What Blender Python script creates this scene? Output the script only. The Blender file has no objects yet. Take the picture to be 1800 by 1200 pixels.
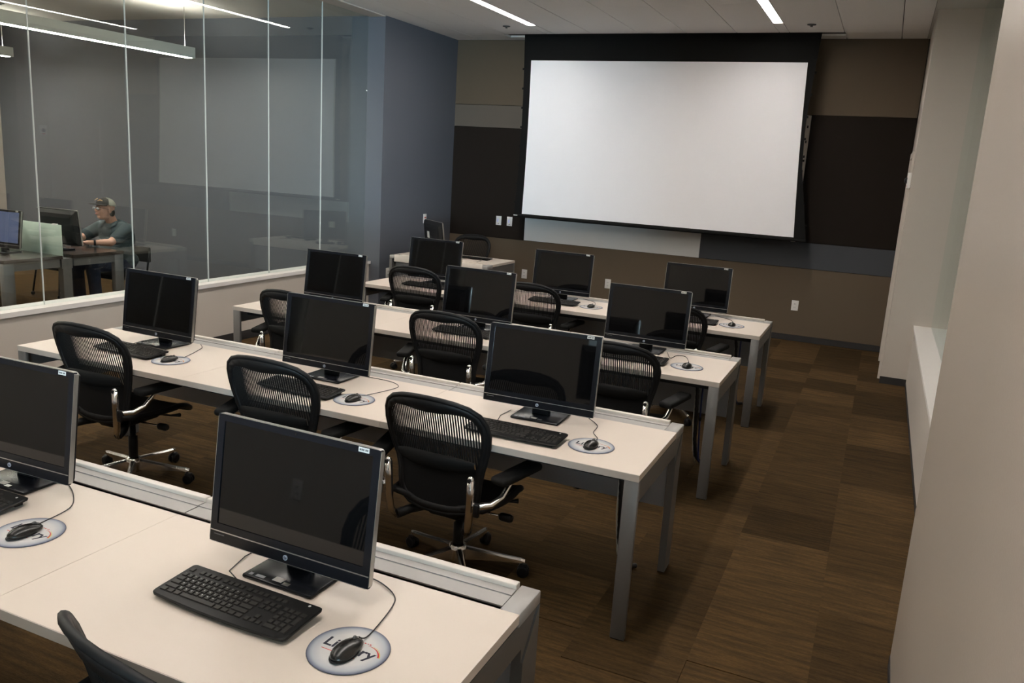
import bpy, bmesh, math, random
from mathutils import Vector, Matrix

random.seed(7)
sc = bpy.context.scene
COL = sc.collection
PI = math.pi
H = 0.735          # desk top height
ZC = 3.51          # ceiling height

# ------------------------------------------------------------------ camera
def cam_setup():
    yaw, pitch, roll, f, cz = 0.4103, 0.2123, 0.0612, 1449.34, 1.914
    cy, sy = math.cos(yaw), math.sin(yaw)
    r = Vector((cy, sy, 0)); fw = Vector((-sy, cy, 0)); u = Vector((0, 0, 1))
    f2 = fw * math.cos(pitch) - u * math.sin(pitch)
    u2 = u * math.cos(pitch) + fw * math.sin(pitch)
    r3 = r * math.cos(roll) + u2 * math.sin(roll)
    u3 = -r * math.sin(roll) + u2 * math.cos(roll)
    cd = bpy.data.cameras.new('camera')
    cd.sensor_width = 36.0
    cd.lens = f * 36.0 / 1800.0
    cd.clip_start = 0.05
    co = bpy.data.objects.new('camera', cd)
    COL.objects.link(co)
    m = Matrix.Identity(4)
    for i in range(3):
        m[i][0] = r3[i]; m[i][1] = u3[i]; m[i][2] = -f2[i]
    m[0][3], m[1][3], m[2][3] = 0.0, 0.0, cz
    co.matrix_world = m
    sc.camera = co
cam_setup()

# ------------------------------------------------------------------ world, light, exposure
W = bpy.data.worlds.new('sky'); sc.world = W
W.use_nodes = True
bg = W.node_tree.nodes['Background']
bg.inputs[0].default_value = (0.60, 0.80, 1.0, 1)
bg.inputs[1].default_value = 125.0
LAMP_STRENGTH = 48.5
PENDANT_STRENGTH = 70.0
sc.view_settings.view_transform = 'Standard'
sc.view_settings.look = 'None'
sc.view_settings.exposure = 0.0
sc.view_settings.gamma = 1.0
sc.view_settings.use_curve_mapping = False

def portal(name, loc, rot, sx, sy):
    ld = bpy.data.lights.new(name, 'AREA')
    ld.shape = 'RECTANGLE'; ld.size = sx; ld.size_y = sy
    ld.cycles.is_portal = True
    o = bpy.data.objects.new(name, ld); COL.objects.link(o)
    o.location = loc; o.rotation_euler = rot
portal('window_portal', (6.5, -13.95, 1.9), (PI / 2, 0, 0), 6.0, 2.6)

# ------------------------------------------------------------------ materials
MATS = {}
def mat(name, col, rough=0.5, metal=0.0, spec=0.5, noise=0.0, scale=40.0, stretch=(1, 1, 1), bump=0.0, rand=0.0, emit=None, estr=0.0, coat=0.0, col2=None):
    if name in MATS: return MATS[name]
    m = bpy.data.materials.new(name); m.use_nodes = True
    nt = m.node_tree; b = nt.nodes['Principled BSDF']
    b.inputs['Base Color'].default_value = (*col, 1)
    b.inputs['Roughness'].default_value = rough
    b.inputs['Metallic'].default_value = metal
    b.inputs['Specular IOR Level'].default_value = spec
    if coat: b.inputs['Coat Weight'].default_value = coat
    if emit:
        b.inputs['Emission Color'].default_value = (*emit, 1); b.inputs['Emission Strength'].default_value = estr
    if noise or bump:
        tc = nt.nodes.new('ShaderNodeTexCoord'); mp = nt.nodes.new('ShaderNodeMapping')
        mp.inputs['Scale'].default_value = stretch
        nz = nt.nodes.new('ShaderNodeTexNoise'); nz.inputs['Scale'].default_value = scale; nz.inputs['Detail'].default_value = 4
        nt.links.new(tc.outputs['Object'], mp.inputs[0]); nt.links.new(mp.outputs[0], nz.inputs['Vector'])
        if noise:
            mx = nt.nodes.new('ShaderNodeMix'); mx.data_type = 'RGBA'
            c2 = col2 if col2 else tuple(c * (1 - noise) for c in col)
            c1 = col if col2 else tuple(min(1, c * (1 + noise)) for c in col)
            mx.inputs[6].default_value = (*c2, 1); mx.inputs[7].default_value = (*c1, 1)
            nt.links.new(nz.outputs[0], mx.inputs[0])
            out = mx.outputs[2]
            if rand:
                oi = nt.nodes.new('ShaderNodeObjectInfo'); hs = nt.nodes.new('ShaderNodeHueSaturation')
                ma = nt.nodes.new('ShaderNodeMath'); ma.operation = 'MULTIPLY_ADD'
                ma.inputs[1].default_value = 2 * rand; ma.inputs[2].default_value = 1 - rand
                nt.links.new(oi.outputs['Random'], ma.inputs[0]); nt.links.new(ma.outputs[0], hs.inputs['Value'])
                nt.links.new(out, hs.inputs['Color']); out = hs.outputs[0]
            nt.links.new(out, b.inputs['Base Color'])
        if bump:
            bp = nt.nodes.new('ShaderNodeBump'); bp.inputs['Strength'].default_value = bump; bp.inputs['Distance'].default_value = 0.002
            nt.links.new(nz.outputs[0], bp.inputs['Height']); nt.links.new(bp.outputs[0], b.inputs['Normal'])
    MATS[name] = m
    return m

def glass_mat(name, tint, r0=0.05):
    """thin clear pane: see-through plus mirror reflection growing towards grazing angles"""
    m = bpy.data.materials.new(name); m.use_nodes = True
    nt = m.node_tree; nt.nodes.remove(nt.nodes['Principled BSDF'])
    out = nt.nodes['Material Output']
    tr = nt.nodes.new('ShaderNodeBsdfTransparent'); tr.inputs[0].default_value = (*tint, 1)
    gl = nt.nodes.new('ShaderNodeBsdfGlossy'); gl.inputs['Roughness'].default_value = 0.0
    gl.inputs[0].default_value = (0.95, 1, 1, 1)
    lw = nt.nodes.new('ShaderNodeLayerWeight'); lw.inputs[0].default_value = 0.5
    pw = nt.nodes.new('ShaderNodeMath'); pw.operation = 'POWER'; pw.inputs[1].default_value = 5
    ma = nt.nodes.new('ShaderNodeMath'); ma.operation = 'MULTIPLY_ADD'; ma.inputs[1].default_value = 1 - r0; ma.inputs[2].default_value = r0
    mx = nt.nodes.new('ShaderNodeMixShader')
    nt.links.new(lw.outputs['Facing'], pw.inputs[0]); nt.links.new(pw.outputs[0], ma.inputs[0])
    nt.links.new(ma.outputs[0], mx.inputs[0]); nt.links.new(tr.outputs[0], mx.inputs[1]); nt.links.new(gl.outputs[0], mx.inputs[2])
    nt.links.new(mx.outputs[0], out.inputs[0])
    return m

def carpet_mat():
    m = bpy.data.materials.new('brown_carpet'); m.use_nodes = True
    nt = m.node_tree; b = nt.nodes['Principled BSDF']
    b.inputs['Roughness'].default_value = 0.95; b.inputs['Specular IOR Level'].default_value = 0.1
    geo = nt.nodes.new('ShaderNodeNewGeometry')
    def noise(sc_, scale, detail):
        mp = nt.nodes.new('ShaderNodeMapping'); mp.inputs['Scale'].default_value = sc_
        oi = nt.nodes.new('ShaderNodeObjectInfo')
        cb = nt.nodes.new('ShaderNodeVectorMath'); cb.operation = 'MULTIPLY_ADD'
        cb.inputs[1].default_value = (17, 23, 5)
        nt.links.new(oi.outputs['Random'], cb.inputs[0]); nt.links.new(geo.outputs['Position'], cb.inputs[2])
        nt.links.new(cb.outputs[0], mp.inputs[0])
        nz = nt.nodes.new('ShaderNodeTexNoise'); nz.inputs['Scale'].default_value = scale; nz.inputs['Detail'].default_value = detail
        nt.links.new(mp.outputs[0], nz.inputs['Vector']); return nz
    streak = noise((2.0, 22, 1), 2.2, 6)
    fine = noise((60, 220, 60), 1.0, 2)
    ramp = nt.nodes.new('ShaderNodeValToRGB')
    ramp.color_ramp.elements[0].position = 0.30; ramp.color_ramp.elements[0].color = (0.046, 0.029, 0.0145, 1)
    ramp.color_ramp.elements[1].position = 0.72; ramp.color_ramp.elements[1].color = (0.098, 0.057, 0.022, 1)
    nt.links.new(streak.outputs[0], ramp.inputs[0])
    oi = nt.nodes.new('ShaderNodeObjectInfo'); hs = nt.nodes.new('ShaderNodeHueSaturation')
    ma = nt.nodes.new('ShaderNodeMath'); ma.operation = 'MULTIPLY_ADD'; ma.inputs[1].default_value = 0.60; ma.inputs[2].default_value = 0.55
    nt.links.new(oi.outputs['Random'], ma.inputs[0]); nt.links.new(ma.outputs[0], hs.inputs['Value'])
    nt.links.new(ramp.outputs[0], hs.inputs['Color'])
    mx = nt.nodes.new('ShaderNodeMix'); mx.data_type = 'RGBA'; mx.blend_type = 'MULTIPLY'; mx.inputs[0].default_value = 0.55
    nt.links.new(hs.outputs[0], mx.inputs[6]); nt.links.new(fine.outputs[0], mx.inputs[7])
    br = nt.nodes.new('ShaderNodeHueSaturation'); br.inputs['Value'].default_value = 1.35
    nt.links.new(mx.outputs[2], br.inputs['Color']); nt.links.new(br.outputs[0], b.inputs['Base Color'])
    bp = nt.nodes.new('ShaderNodeBump'); bp.inputs['Strength'].default_value = 0.4; bp.inputs['Distance'].default_value = 0.003
    nt.links.new(fine.outputs[0], bp.inputs['Height']); nt.links.new(bp.outputs[0], b.inputs['Normal'])
    return m

def pad_mat():
    """printed disc: pale centre fading to a navy edge"""
    m = bpy.data.materials.new('printed_mouse_pad'); m.use_nodes = True
    nt = m.node_tree; b = nt.nodes['Principled BSDF']; b.inputs['Roughness'].default_value = 0.7
    tc = nt.nodes.new('ShaderNodeTexCoord'); ln = nt.nodes.new('ShaderNodeVectorMath'); ln.operation = 'LENGTH'
    nt.links.new(tc.outputs['Object'], ln.inputs[0])
    ra = nt.nodes.new('ShaderNodeValToRGB'); e = ra.color_ramp.elements
    e[0].position = 0.066; e[0].color = (0.58, 0.57, 0.56, 1)
    e[1].position = 0.103; e[1].color = (0.02, 0.02, 0.05, 1)
    k = ra.color_ramp.elements.new(0.088); k.color = (0.40, 0.42, 0.46, 1)
    k = ra.color_ramp.elements.new(0.097); k.color = (0.17, 0.19, 0.25, 1)
    nt.links.new(ln.outputs['Value'], ra.inputs[0]); nt.links.new(ra.outputs[0], b.inputs['Base Color'])
    return m

M_DESK = mat('white_laminate', (0.715, 0.625, 0.545), 0.35, noise=0.015, scale=6)
M_EDGE = mat('pale_edge_band', (0.52, 0.47, 0.42), 0.45, noise=0.02, scale=30)
M_ALU = mat('grey_aluminium', (0.17, 0.165, 0.16), 0.42, metal=0.3, noise=0.04, scale=90, bump=0.05)
M_LIP = mat('white_rail_lip', (0.70, 0.64, 0.58), 0.4, noise=0.01, scale=20)
M_RAIL = mat('grey_rail_lid', (0.38, 0.365, 0.35), 0.45, metal=0.1, noise=0.03, scale=80)
M_MODESTY = mat('grey_modesty_panel', (0.30, 0.31, 0.33), 0.4, metal=0.2, noise=0.03, scale=60)
M_DARK = mat('dark_under_frame', (0.02, 0.02, 0.022), 0.6, noise=0.1, scale=50)
M_BLACK = mat('black_plastic', (0.008, 0.008, 0.009), 0.45, spec=0.3, noise=0.1, scale=200)
M_BEZEL = mat('black_bezel', (0.006, 0.007, 0.010), 0.25, spec=0.3, noise=0.1, scale=200)
M_SCREEN = mat('dark_screen_glass', (0.003, 0.003, 0.0033), 0.035, noise=0.1, scale=100, spec=0.45)
M_SILVER = mat('silver_trim', (0.50, 0.485, 0.46), 0.3, metal=0.9, noise=0.03, scale=100)
M_CHROME = mat('polished_aluminium', (0.80, 0.78, 0.76), 0.20, metal=1.0, noise=0.03, scale=60)
M_CHAIR = mat('black_chair_frame', (0.009, 0.009, 0.0095), 0.5, spec=0.25, noise=0.15, scale=120)
M_MESH = mat('black_woven_mesh', (0.009, 0.009, 0.0095), 0.8, spec=0.2, noise=0.3, scale=500, bump=0.3)
M_PAD = mat('black_soft_pad', (0.010, 0.010, 0.010), 0.7, spec=0.15, noise=0.1, scale=60)
M_STICKER = mat('white_sticker', (0.62, 0.61, 0.58), 0.6, noise=0.03, scale=200)
M_INK = mat('grey_print', (0.10, 0.10, 0.10), 0.7, noise=0.05, scale=200)
M_LOGO = mat('logo_metal', (0.50, 0.56, 0.66), 0.3, metal=0.5, noise=0.03, scale=200)
M_KEY = mat('black_keycap', (0.022, 0.020, 0.018), 0.45, spec=0.3, noise=0.1, scale=300)
M_KBODY = mat('black_keyboard_body', (0.006, 0.006, 0.006), 0.42, spec=0.25, noise=0.1, scale=200)
M_LEGEND = mat('white_key_legend', (0.55, 0.55, 0.53), 0.6, noise=0.03, scale=200)
M_MOUSE = mat('black_mouse_shell', (0.014, 0.013, 0.012), 0.26, noise=0.1, scale=100)
M_CORD = mat('black_cord', (0.014, 0.012, 0.014), 0.5, noise=0.1, scale=100)
M_BLUE = mat('blue_network_cable', (0.02, 0.03, 0.14), 0.5, noise=0.1, scale=100)
M_MPAD = pad_mat()
M_NAVY = mat('navy_print', (0.012, 0.012, 0.028), 0.7, noise=0.05, scale=100)
M_RED = mat('red_print', (0.55, 0.03, 0.02), 0.7, noise=0.05, scale=100)
M_LIME = mat('yellow_green_print', (0.60, 0.55, 0.03), 0.7, noise=0.05, scale=100)
M_CREAM = mat('cream_wall_paint', (0.59, 0.515, 0.455), 0.24, noise=0.025, scale=160, bump=0.12, spec=0.5)
M_CREAM2 = mat('beige_wall_paint', (0.56, 0.505, 0.45), 0.55, noise=0.03, scale=160, bump=0.12)
M_SLATE = mat('slate_blue_wall_paint', (0.100, 0.108, 0.128), 0.5, noise=0.05, scale=220, bump=0.15)
M_BROWN = mat('brown_fabric_panel', (0.125, 0.095, 0.066), 0.9, noise=0.12, scale=300, bump=0.3, spec=0.2)
M_TAUPE = mat('taupe_fabric_panel', (0.13, 0.108, 0.088), 0.9, noise=0.12, scale=300, bump=0.3, spec=0.2)
M_ESPRESSO = mat('espresso_fabric_panel', (0.016, 0.0115, 0.009), 0.9, noise=0.15, scale=300, bump=0.3, spec=0.2)
M_CHARCOAL = mat('charcoal_blue_panel', (0.062, 0.066, 0.075), 0.8, noise=0.1, scale=300, bump=0.2, spec=0.3)
M_WBOARD = mat('pale_glossy_panel', (0.68, 0.68, 0.68), 0.22, noise=0.03, scale=8)
M_WHITE = mat('white_sill', (0.80, 0.76, 0.73), 0.4, noise=0.015, scale=20)
M_BASEB = mat('dark_rubber_base', (0.022, 0.02, 0.02), 0.6, noise=0.1, scale=60)
M_CEIL = mat('white_ceiling_tile', (0.93, 0.905, 0.88), 0.9, noise=0.07, scale=260, bump=0.25, spec=0.2)
M_CEIL_B = mat('ceiling_backing', (0.20, 0.19, 0.18), 0.9, noise=0.05, scale=30)
M_GYP = mat('white_gypsum', (0.62, 0.60, 0.56), 0.8, noise=0.03, scale=120)
M_SCRW = mat('matte_white_screen', (0.91, 0.91, 0.95), 0.9, noise=0.01, scale=4, spec=0.15)
M_SCRB = mat('black_screen_border', (0.006, 0.006, 0.006), 0.85, noise=0.1, scale=80, spec=0.2)
M_PLATE = mat('white_wall_plate', (0.78, 0.76, 0.74), 0.4, noise=0.02, scale=100)
M_GLASS = glass_mat('clear_partition_glass', (0.93, 0.965, 0.96), 0.055)
M_GLASS_R = glass_mat('green_tinted_glass', (0.91, 0.945, 0.92), 0.04)
M_JOINT = mat('clear_silicone_joint', (0.62, 0.64, 0.63), 0.2, noise=0.05, scale=50)
M_FROST = mat('frosted_green_glass', (0.50, 0.60, 0.52), 0.35, noise=0.04, scale=15)
M_WENGE = mat('dark_wood_top', (0.030, 0.021, 0.017), 0.22, noise=0.3, scale=12, stretch=(1, 14, 1))
M_LAMP = mat('lit_lamp_diffuser', (0.9, 0.9, 0.88), 0.5, emit=(1.0, 0.94, 0.87), estr=LAMP_STRENGTH, noise=0.01, scale=5)
M_PLAMP = mat('lit_pendant_diffuser', (0.9, 0.9, 0.88), 0.5, emit=(1.0, 0.92, 0.80), estr=PENDANT_STRENGTH, noise=0.01, scale=5)
M_PEND = mat('white_lamp_housing', (0.82, 0.83, 0.79), 0.45, noise=0.02, scale=50)
M_CARPET = carpet_mat()
M_SKIN = mat('skin', (0.50, 0.27, 0.19), 0.5, noise=0.06, scale=30)
M_SHIRT = mat('teal_grey_shirt', (0.034, 0.050, 0.056), 0.85, noise=0.15, scale=60, bump=0.2)
M_JEANS = mat('dark_blue_denim', (0.012, 0.018, 0.042), 0.85, noise=0.2, scale=90)
M_CAPB = mat('black_cap_cloth', (0.014, 0.014, 0.013), 0.8, noise=0.1, scale=90)
M_CAPG = mat('grey_cap_mesh', (0.25, 0.25, 0.21), 0.85, noise=0.25, scale=300)
M_TAN = mat('tan_embroidery', (0.55, 0.36, 0.18), 0.8, noise=0.1, scale=90)
M_HAIR = mat('grey_brown_hair', (0.045, 0.036, 0.026), 0.6, noise=0.3, scale=150)
M_LENS = mat('spectacle_lens', (0.75, 0.82, 0.92), 0.12, metal=0.7, noise=0.02, scale=40)
M_LIPS = mat('lips', (0.38, 0.14, 0.12), 0.5, noise=0.05, scale=60)
M_ORANGE = mat('orange_mark', (0.55, 0.12, 0.04), 0.6, noise=0.05, scale=100)
M_INDIGO = mat('blue_indicator', (0.30, 0.32, 0.75), 0.5, noise=0.03, scale=100, emit=(0.35, 0.38, 1.0), estr=0.35)
M_DESKTOP = mat('lit_desktop_screen', (0.02, 0.03, 0.06), 0.15, noise=0.05, scale=3, emit=(0.09, 0.11, 0.20), estr=0.6)

# ------------------------------------------------------------------ mesh helpers
class MB:
    def __init__(s): s.v = []; s.f = []; s.sm = []
    def add(s, vs, fs, smooth=False):
        b = len(s.v); s.v += [tuple(v) for v in vs]
        for f in fs: s.f.append(tuple(i + b for i in f)); s.sm.append(smooth)
        return s
    def box(s, x0, x1, y0, y1, z0, z1):
        vs = [(x, y, z) for x in (x0, x1) for y in (y0, y1) for z in (z0, z1)]
        return s.add(vs, [(0, 1, 3, 2), (4, 6, 7, 5), (0, 4, 5, 1), (2, 3, 7, 6), (0, 2, 6, 4), (1, 5, 7, 3)])
    def rbox(s, x0, x1, y0, y1, z0, z1, r, seg=2):
        bm = bmesh.new(); bmesh.ops.create_cube(bm, size=1)
        for v in bm.verts:
            v.co = Vector(((x0 + x1) / 2 + v.co.x * (x1 - x0), (y0 + y1) / 2 + v.co.y * (y1 - y0), (z0 + z1) / 2 + v.co.z * (z1 - z0)))
        bmesh.ops.bevel(bm, geom=list(bm.edges), offset=r, segments=seg, profile=0.5, affect='EDGES')
        return s.bm(bm, True)
    def bm(s, bm, smooth=False):
        bm.verts.index_update()
        s.add([v.co[:] for v in bm.verts], [[v.index for v in f.verts] for f in bm.faces], smooth); bm.free(); return s
    def prism(s, pts, axis, a, b, smooth=False):
        """polygon pts (2-D) extruded along axis from a to b"""
        n = len(pts)
        def P(p, t):
            return {0: (t, p[0], p[1]), 1: (p[0], t, p[1]), 2: (p[0], p[1], t)}[axis]
        vs = [P(p, a) for p in pts] + [P(p, b) for p in pts]
        fs = [tuple(range(n - 1, -1, -1)), tuple(range(n, 2 * n))]
        s.add(vs, fs)
        base = len(s.v) - 2 * n
        for i in range(n):
            j = (i + 1) % n
            s.f.append((base + i, base + j, base + n + j, base + n + i)); s.sm.append(smooth)
        return s
    def lathe(s, prof, c=(0, 0, 0), n=20, axis=2, smooth=True):
        """prof: list of (radius, height)"""
        vs = []; fs = []
        for r, h in prof:
            for i in range(n):
                a = 2 * PI * i / n
                p = (r * math.cos(a), r * math.sin(a), h)
                if axis == 0: p = (p[2], p[0], p[1])
                if axis == 1: p = (p[0], p[2], p[1])
                vs.append((c[0] + p[0], c[1] + p[1], c[2] + p[2]))
        m = len(prof)
        for k in range(m - 1):
            for i in range(n):
                j = (i + 1) % n
                fs.append((k * n + i, k * n + j, (k + 1) * n + j, (k + 1) * n + i))
        s.add(vs, fs, smooth)
        b = len(s.v) - n * m
        s.f.append(tuple(b + i for i in range(n - 1, -1, -1))); s.sm.append(False)
        s.f.append(tuple(b + (m - 1) * n + i for i in range(n))); s.sm.append(False)
        return s
    def tube(s, path, r, n=8, flat=1.0, closed=False):
        """swept round section; r number or list; flat squashes the section along its second axis"""
        P = [Vector(p) for p in path]; m = len(P)
        R = r if isinstance(r, (list, tuple)) else [r] * m
        vs = []; prev = None
        for k in range(m):
            if closed: t = P[(k + 1) % m] - P[k - 1]
            else: t = P[min(k + 1, m - 1)] - P[max(k - 1, 0)]
            t.normalize()
            if prev is None:
                up = Vector((0, 0, 1)) if abs(t.z) < 0.9 else Vector((0, 1, 0))
                a = t.cross(up).normalized()
            else:
                a = (prev - t * prev.dot(t)).normalized()
            prev = a; b = t.cross(a)
            for i in range(n):
                an = 2 * PI * i / n
                vs.append(P[k] + a * (R[k] * math.cos(an)) + b * (R[k] * flat * math.sin(an)))
        fs = []
        for k in range(m if closed else m - 1):
            for i in range(n):
                j = (i + 1) % n; k2 = (k + 1) % m
                fs.append((k * n + i, k * n + j, k2 * n + j, k2 * n + i))
        s.add(vs, fs, True)
        if not closed:
            b0 = len(s.v) - n * m
            s.f.append(tuple(b0 + i for i in range(n - 1, -1, -1))); s.sm.append(False)
            s.f.append(tuple(b0 + (m - 1) * n + i for i in range(n))); s.sm.append(False)
        return s
    def ellipsoid(s, c, r, nu=16, nv=10):
        bm = bmesh.new(); bmesh.ops.create_uvsphere(bm, u_segments=nu, v_segments=nv, radius=1)
        for v in bm.verts: v.co = Vector((c[0] + v.co.x * r[0], c[1] + v.co.y * r[1], c[2] + v.co.z * r[2]))
        return s.bm(bm, True)
    def capsule(s, p, r, q, r2, n=14):
        p, q = Vector(p), Vector(q); d = (q - p)
        L = max(d.length, 1e-6); d /= L
        path = []; rad = []
        for k in range(5):
            a = PI / 2 * (1 - k / 4)
            path.append(p - d * (r * math.sin(a))); rad.append(max(r * math.cos(a), 0.001))
        for k in range(5):
            a = PI / 2 * k / 4
            path.append(q + d * (r2 * math.sin(a))); rad.append(max(r2 * math.cos(a), 0.001))
        return s.tube(path, rad, n)
    def xf(s, M):
        s.v = [tuple(M @ Vector(v)) for v in s.v]; return s
    def mesh(s, name, m):
        me = bpy.data.meshes.new(name); me.from_pydata(s.v, [], s.f)
        me.polygons.foreach_set('use_smooth', s.sm)
        bm = bmesh.new(); bm.from_mesh(me); bmesh.ops.recalc_face_normals(bm, faces=bm.faces); bm.to_mesh(me); bm.free()
        me.materials.append(m); me.update(); return me
    def build(s, name, m, parent=None):
        return link(name, s.mesh(name, m), parent)

def link(name, me, parent=None, loc=None, rot=None):
    o = bpy.data.objects.new(name, me); COL.objects.link(o)
    if parent: o.parent = parent
    if loc is not None: o.location = loc
    if rot is not None: o.rotation_euler = rot
    return o
def tag(o, label=None, cat=None, group=None, kind=None):
    if label: o['label'] = label
    if cat: o['category'] = cat
    if group: o['group'] = group
    if kind: o['kind'] = kind
    return o
def empty(name, loc=(0, 0, 0), rz=0.0):
    o = bpy.data.objects.new(name, None); COL.objects.link(o)
    o.location = loc; o.rotation_euler = (0, 0, rz); o.empty_display_size = 0.1
    return o
def children_of(o): return [c for c in bpy.data.objects if c.parent == o]
def copy_tree(o, parent=None, skip=()):
    c = o.copy(); COL.objects.link(c); c.parent = parent
    for ch in children_of(o):
        if ch.name.split('.')[0] not in skip: copy_tree(ch, c, skip)
    return c
def text_mesh(body, size, m, name='text', align='CENTER', shear=0.0, bold=0.0):
    cu = bpy.data.curves.new('tmp_text', 'FONT'); cu.body = body; cu.size = size; cu.align_x = align; cu.align_y = 'CENTER'
    cu.shear = shear; cu.offset = bold; cu.resolution_u = 2
    o = bpy.data.objects.new('tmp_text', cu); COL.objects.link(o)
    dg = bpy.context.evaluated_depsgraph_get()
    me = bpy.data.meshes.new_from_object(o.evaluated_get(dg)); me.name = name
    bpy.data.objects.remove(o); bpy.data.curves.remove(cu)
    me.materials.clear(); me.materials.append(m); return me
def structure(o): return tag(o, kind='structure')

# ================================================================== SETTING
XL, XR_, YF = -5.63, 0.18, 10.47
XG = -5.87                      # left glass plane
# ---- floor with carpet tiles
fl = MB(); fl.box(-16, 10.2, -14.3, 11.0, -0.10, -0.004)
floor = structure(fl.build('floor', M_CARPET))
T = 0.457
tile = MB()
tile.add([(0, 0, -0.004), (T, 0, -0.004), (T, T, -0.004), (0, T, -0.004), (0, 0, 0), (T, 0, 0), (T, T, 0), (0, T, 0)],
         [(4, 5, 6, 7), (0, 1, 5, 4), (1, 2, 6, 5), (2, 3, 7, 6), (3, 0, 4, 7), (3, 2, 1, 0)])
tile_me = tile.mesh('carpet_tile', M_CARPET)
xs0 = -0.02 - T * 12; n_t = 0
for i in range(13):
    for j in range(17):
        yy = 2.83 + j * T + (T / 2 if i % 2 else 0)
        if yy + T > YF + 0.0: continue
        o = link('carpet_tile', tile_me, floor, (xs0 + i * T, yy, 0)); n_t += 1
# ---- ceiling
cs = MB(); cs.box(-6.0, 3.2, -0.7, 10.6, ZC + 0.03, ZC + 0.12)
ceiling = structure(cs.build('ceiling', M_CEIL_B))
xe = [XL, -5.27, -4.70, -4.15, None, -4.04, -3.545, -2.957, -2.395, -1.815, -1.35, None, -1.24, -0.67, -0.10, 0.16]
cols = []
for a, b in zip(xe[:-1], xe[1:]):
    if a is not None and b is not None: cols.append((a, b))
yj = [-0.5, 1.2, 3.0, 4.8, 6.6, 8.4, 10.02]
G = 0.004
def ceil_panel(x0, x1, y0, y1):
    p = MB(); p.box(x0 + G, x1 - G, y0 + 0.0015, y1 - 0.0015, ZC, ZC + 0.022); p.build('ceiling_panel', M_CEIL, ceiling)
for a, b in cols:
    for y0, y1 in zip(yj[:-1], yj[1:]): ceil_panel(a, b, y0, y1)
for a, b in ((XL, -5.27), (-5.27, -4.74), (-0.665, -0.10), (-0.10, 0.16)): ceil_panel(a, b, 10.02, YF)
ceil_panel(-4.74, -0.665, 10.25, YF)
for xl in (-4.095, -1.295): ceil_panel(xl - 0.055, xl + 0.055, 9.44, 10.02)
p = MB(); p.box(0.16, 3.2, -0.5, 10.6, ZC, ZC + 0.022); p.build('hall_ceiling', M_GYP, ceiling)
p = MB(); p.box(-16, XG - 0.02, -6.2, 8.9, ZC, ZC + 0.1); structure(p.build('ceiling_left_room', M_GYP))
p = MB(); p.box(XG + 0.02, XL, -0.5, 8.67, ZC - 0.012, ZC + 0.025); structure(p.build('trim_1', M_CREAM2))
# ---- front wall and its cladding
w = MB(); w.box(-6.0, 3.2, YF + 0.02, YF + 0.2, -0.1, ZC + 0.1)
wall_front = structure(w.build('wall_front', M_ESPRESSO))
def wpanel(x0, x1, z0, z1, m, name='wall_panel'):
    p = MB(); g = 0.003; p.box(x0 + g, x1 - g, YF, YF + 0.02, z0 + g, z1 - g); return p.build(name, m, wall_front)
wpanel(XL, XR_, 0.07, 0.89, M_BROWN)
wpanel(XL, -4.475, 0.89, 2.375, M_ESPRESSO); wpanel(XL, -4.475, 2.375, 2.67, M_TAUPE)
wpanel(XL, XR_, 2.67, ZC, M_BROWN)
wpanel(-4.475, -2.06, 0.89, 1.20, M_WBOARD); wpanel(-2.06, XR_, 0.89, 1.20, M_CHARCOAL)
wpanel(-4.475, -0.985, 1.20, 2.67, M_BROWN); wpanel(-0.935, XR_, 1.20, 2.67, M_ESPRESSO)
t = MB(); t.box(-0.985, -0.935, YF - 0.004, YF + 0.02, 1.20, 2.665)
tr = t.build('metal_edge_strip', M_LIP, wall_front)
for k in range(8):
    t = MB(); t.box(-0.969, -0.953, YF - 0.006, YF - 0.004, 1.33 + k * 0.17, 1.36 + k * 0.17); t.build('slot', M_BLACK, tr)
def baseboard(name, x0, x1, y0, y1, h=0.07):
    b = MB(); b.box(x0, x1, y0, y1, 0, h); structure(b.build(name, M_BASEB))
baseboard('baseboard_front', XL, XR_, YF - 0.008, YF + 0.02)
# ---- left return wall and the slate wall that runs on behind the glass
w = MB(); w.box(-6.0, XL, 8.67, YF + 0.02, -0.05, ZC + 0.03); structure(w.build('wall_left', M_SLATE))
w = MB(); w.box(-12.5, -6.0, 8.67, 8.9, -0.05, ZC + 0.05); structure(w.build('wall_left_room_far', M_SLATE))
w = MB(); w.box(-12.7, -12.5, -6.2, 8.9, -0.05, ZC + 0.05); structure(w.build('wall_left_room_side', M_CREAM))
baseboard('baseboard_left', XL, XL + 0.008, 8.67, YF - 0.01)
# ---- knee wall and ledge under the glass
w = MB(); w.box(-5.97, -5.78, -0.5, 8.67, 0, 0.585); structure(w.build('wall_left_low', M_CREAM2))
w = MB(); w.box(-5.995, -5.755, -0.5, 8.665, 0.585, 0.622); structure(w.build('trim_2', M_WHITE))
baseboard('baseboard_left_low', -5.78, -5.772, -0.5, 8.67, 0.09)
# ---- glass partition
ys = [8.668, 7.79, 6.92, 6.05, 5.18, 4.32, 3.45, 2.58, 1.71, 0.84, -0.03, -0.5]
win1 = structure(empty('window_1', (XG, 8.0, 0.622)))
for y1, y0 in zip(ys[:-1], ys[1:]):
    p = MB(); p.box(-0.006, 0.006, y0 + 0.0012 - 8.0, y1 - 0.0012 - 8.0, 0, ZC - 0.622); p.build('glass_pane', M_GLASS, win1)
for y in ys[1:-1]:
    p = MB(); p.box(-0.007, 0.007, y - 0.0015 - 8.0, y + 0.0015 - 8.0, 0, ZC - 0.622); p.build('joint', M_JOINT, win1)
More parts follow.
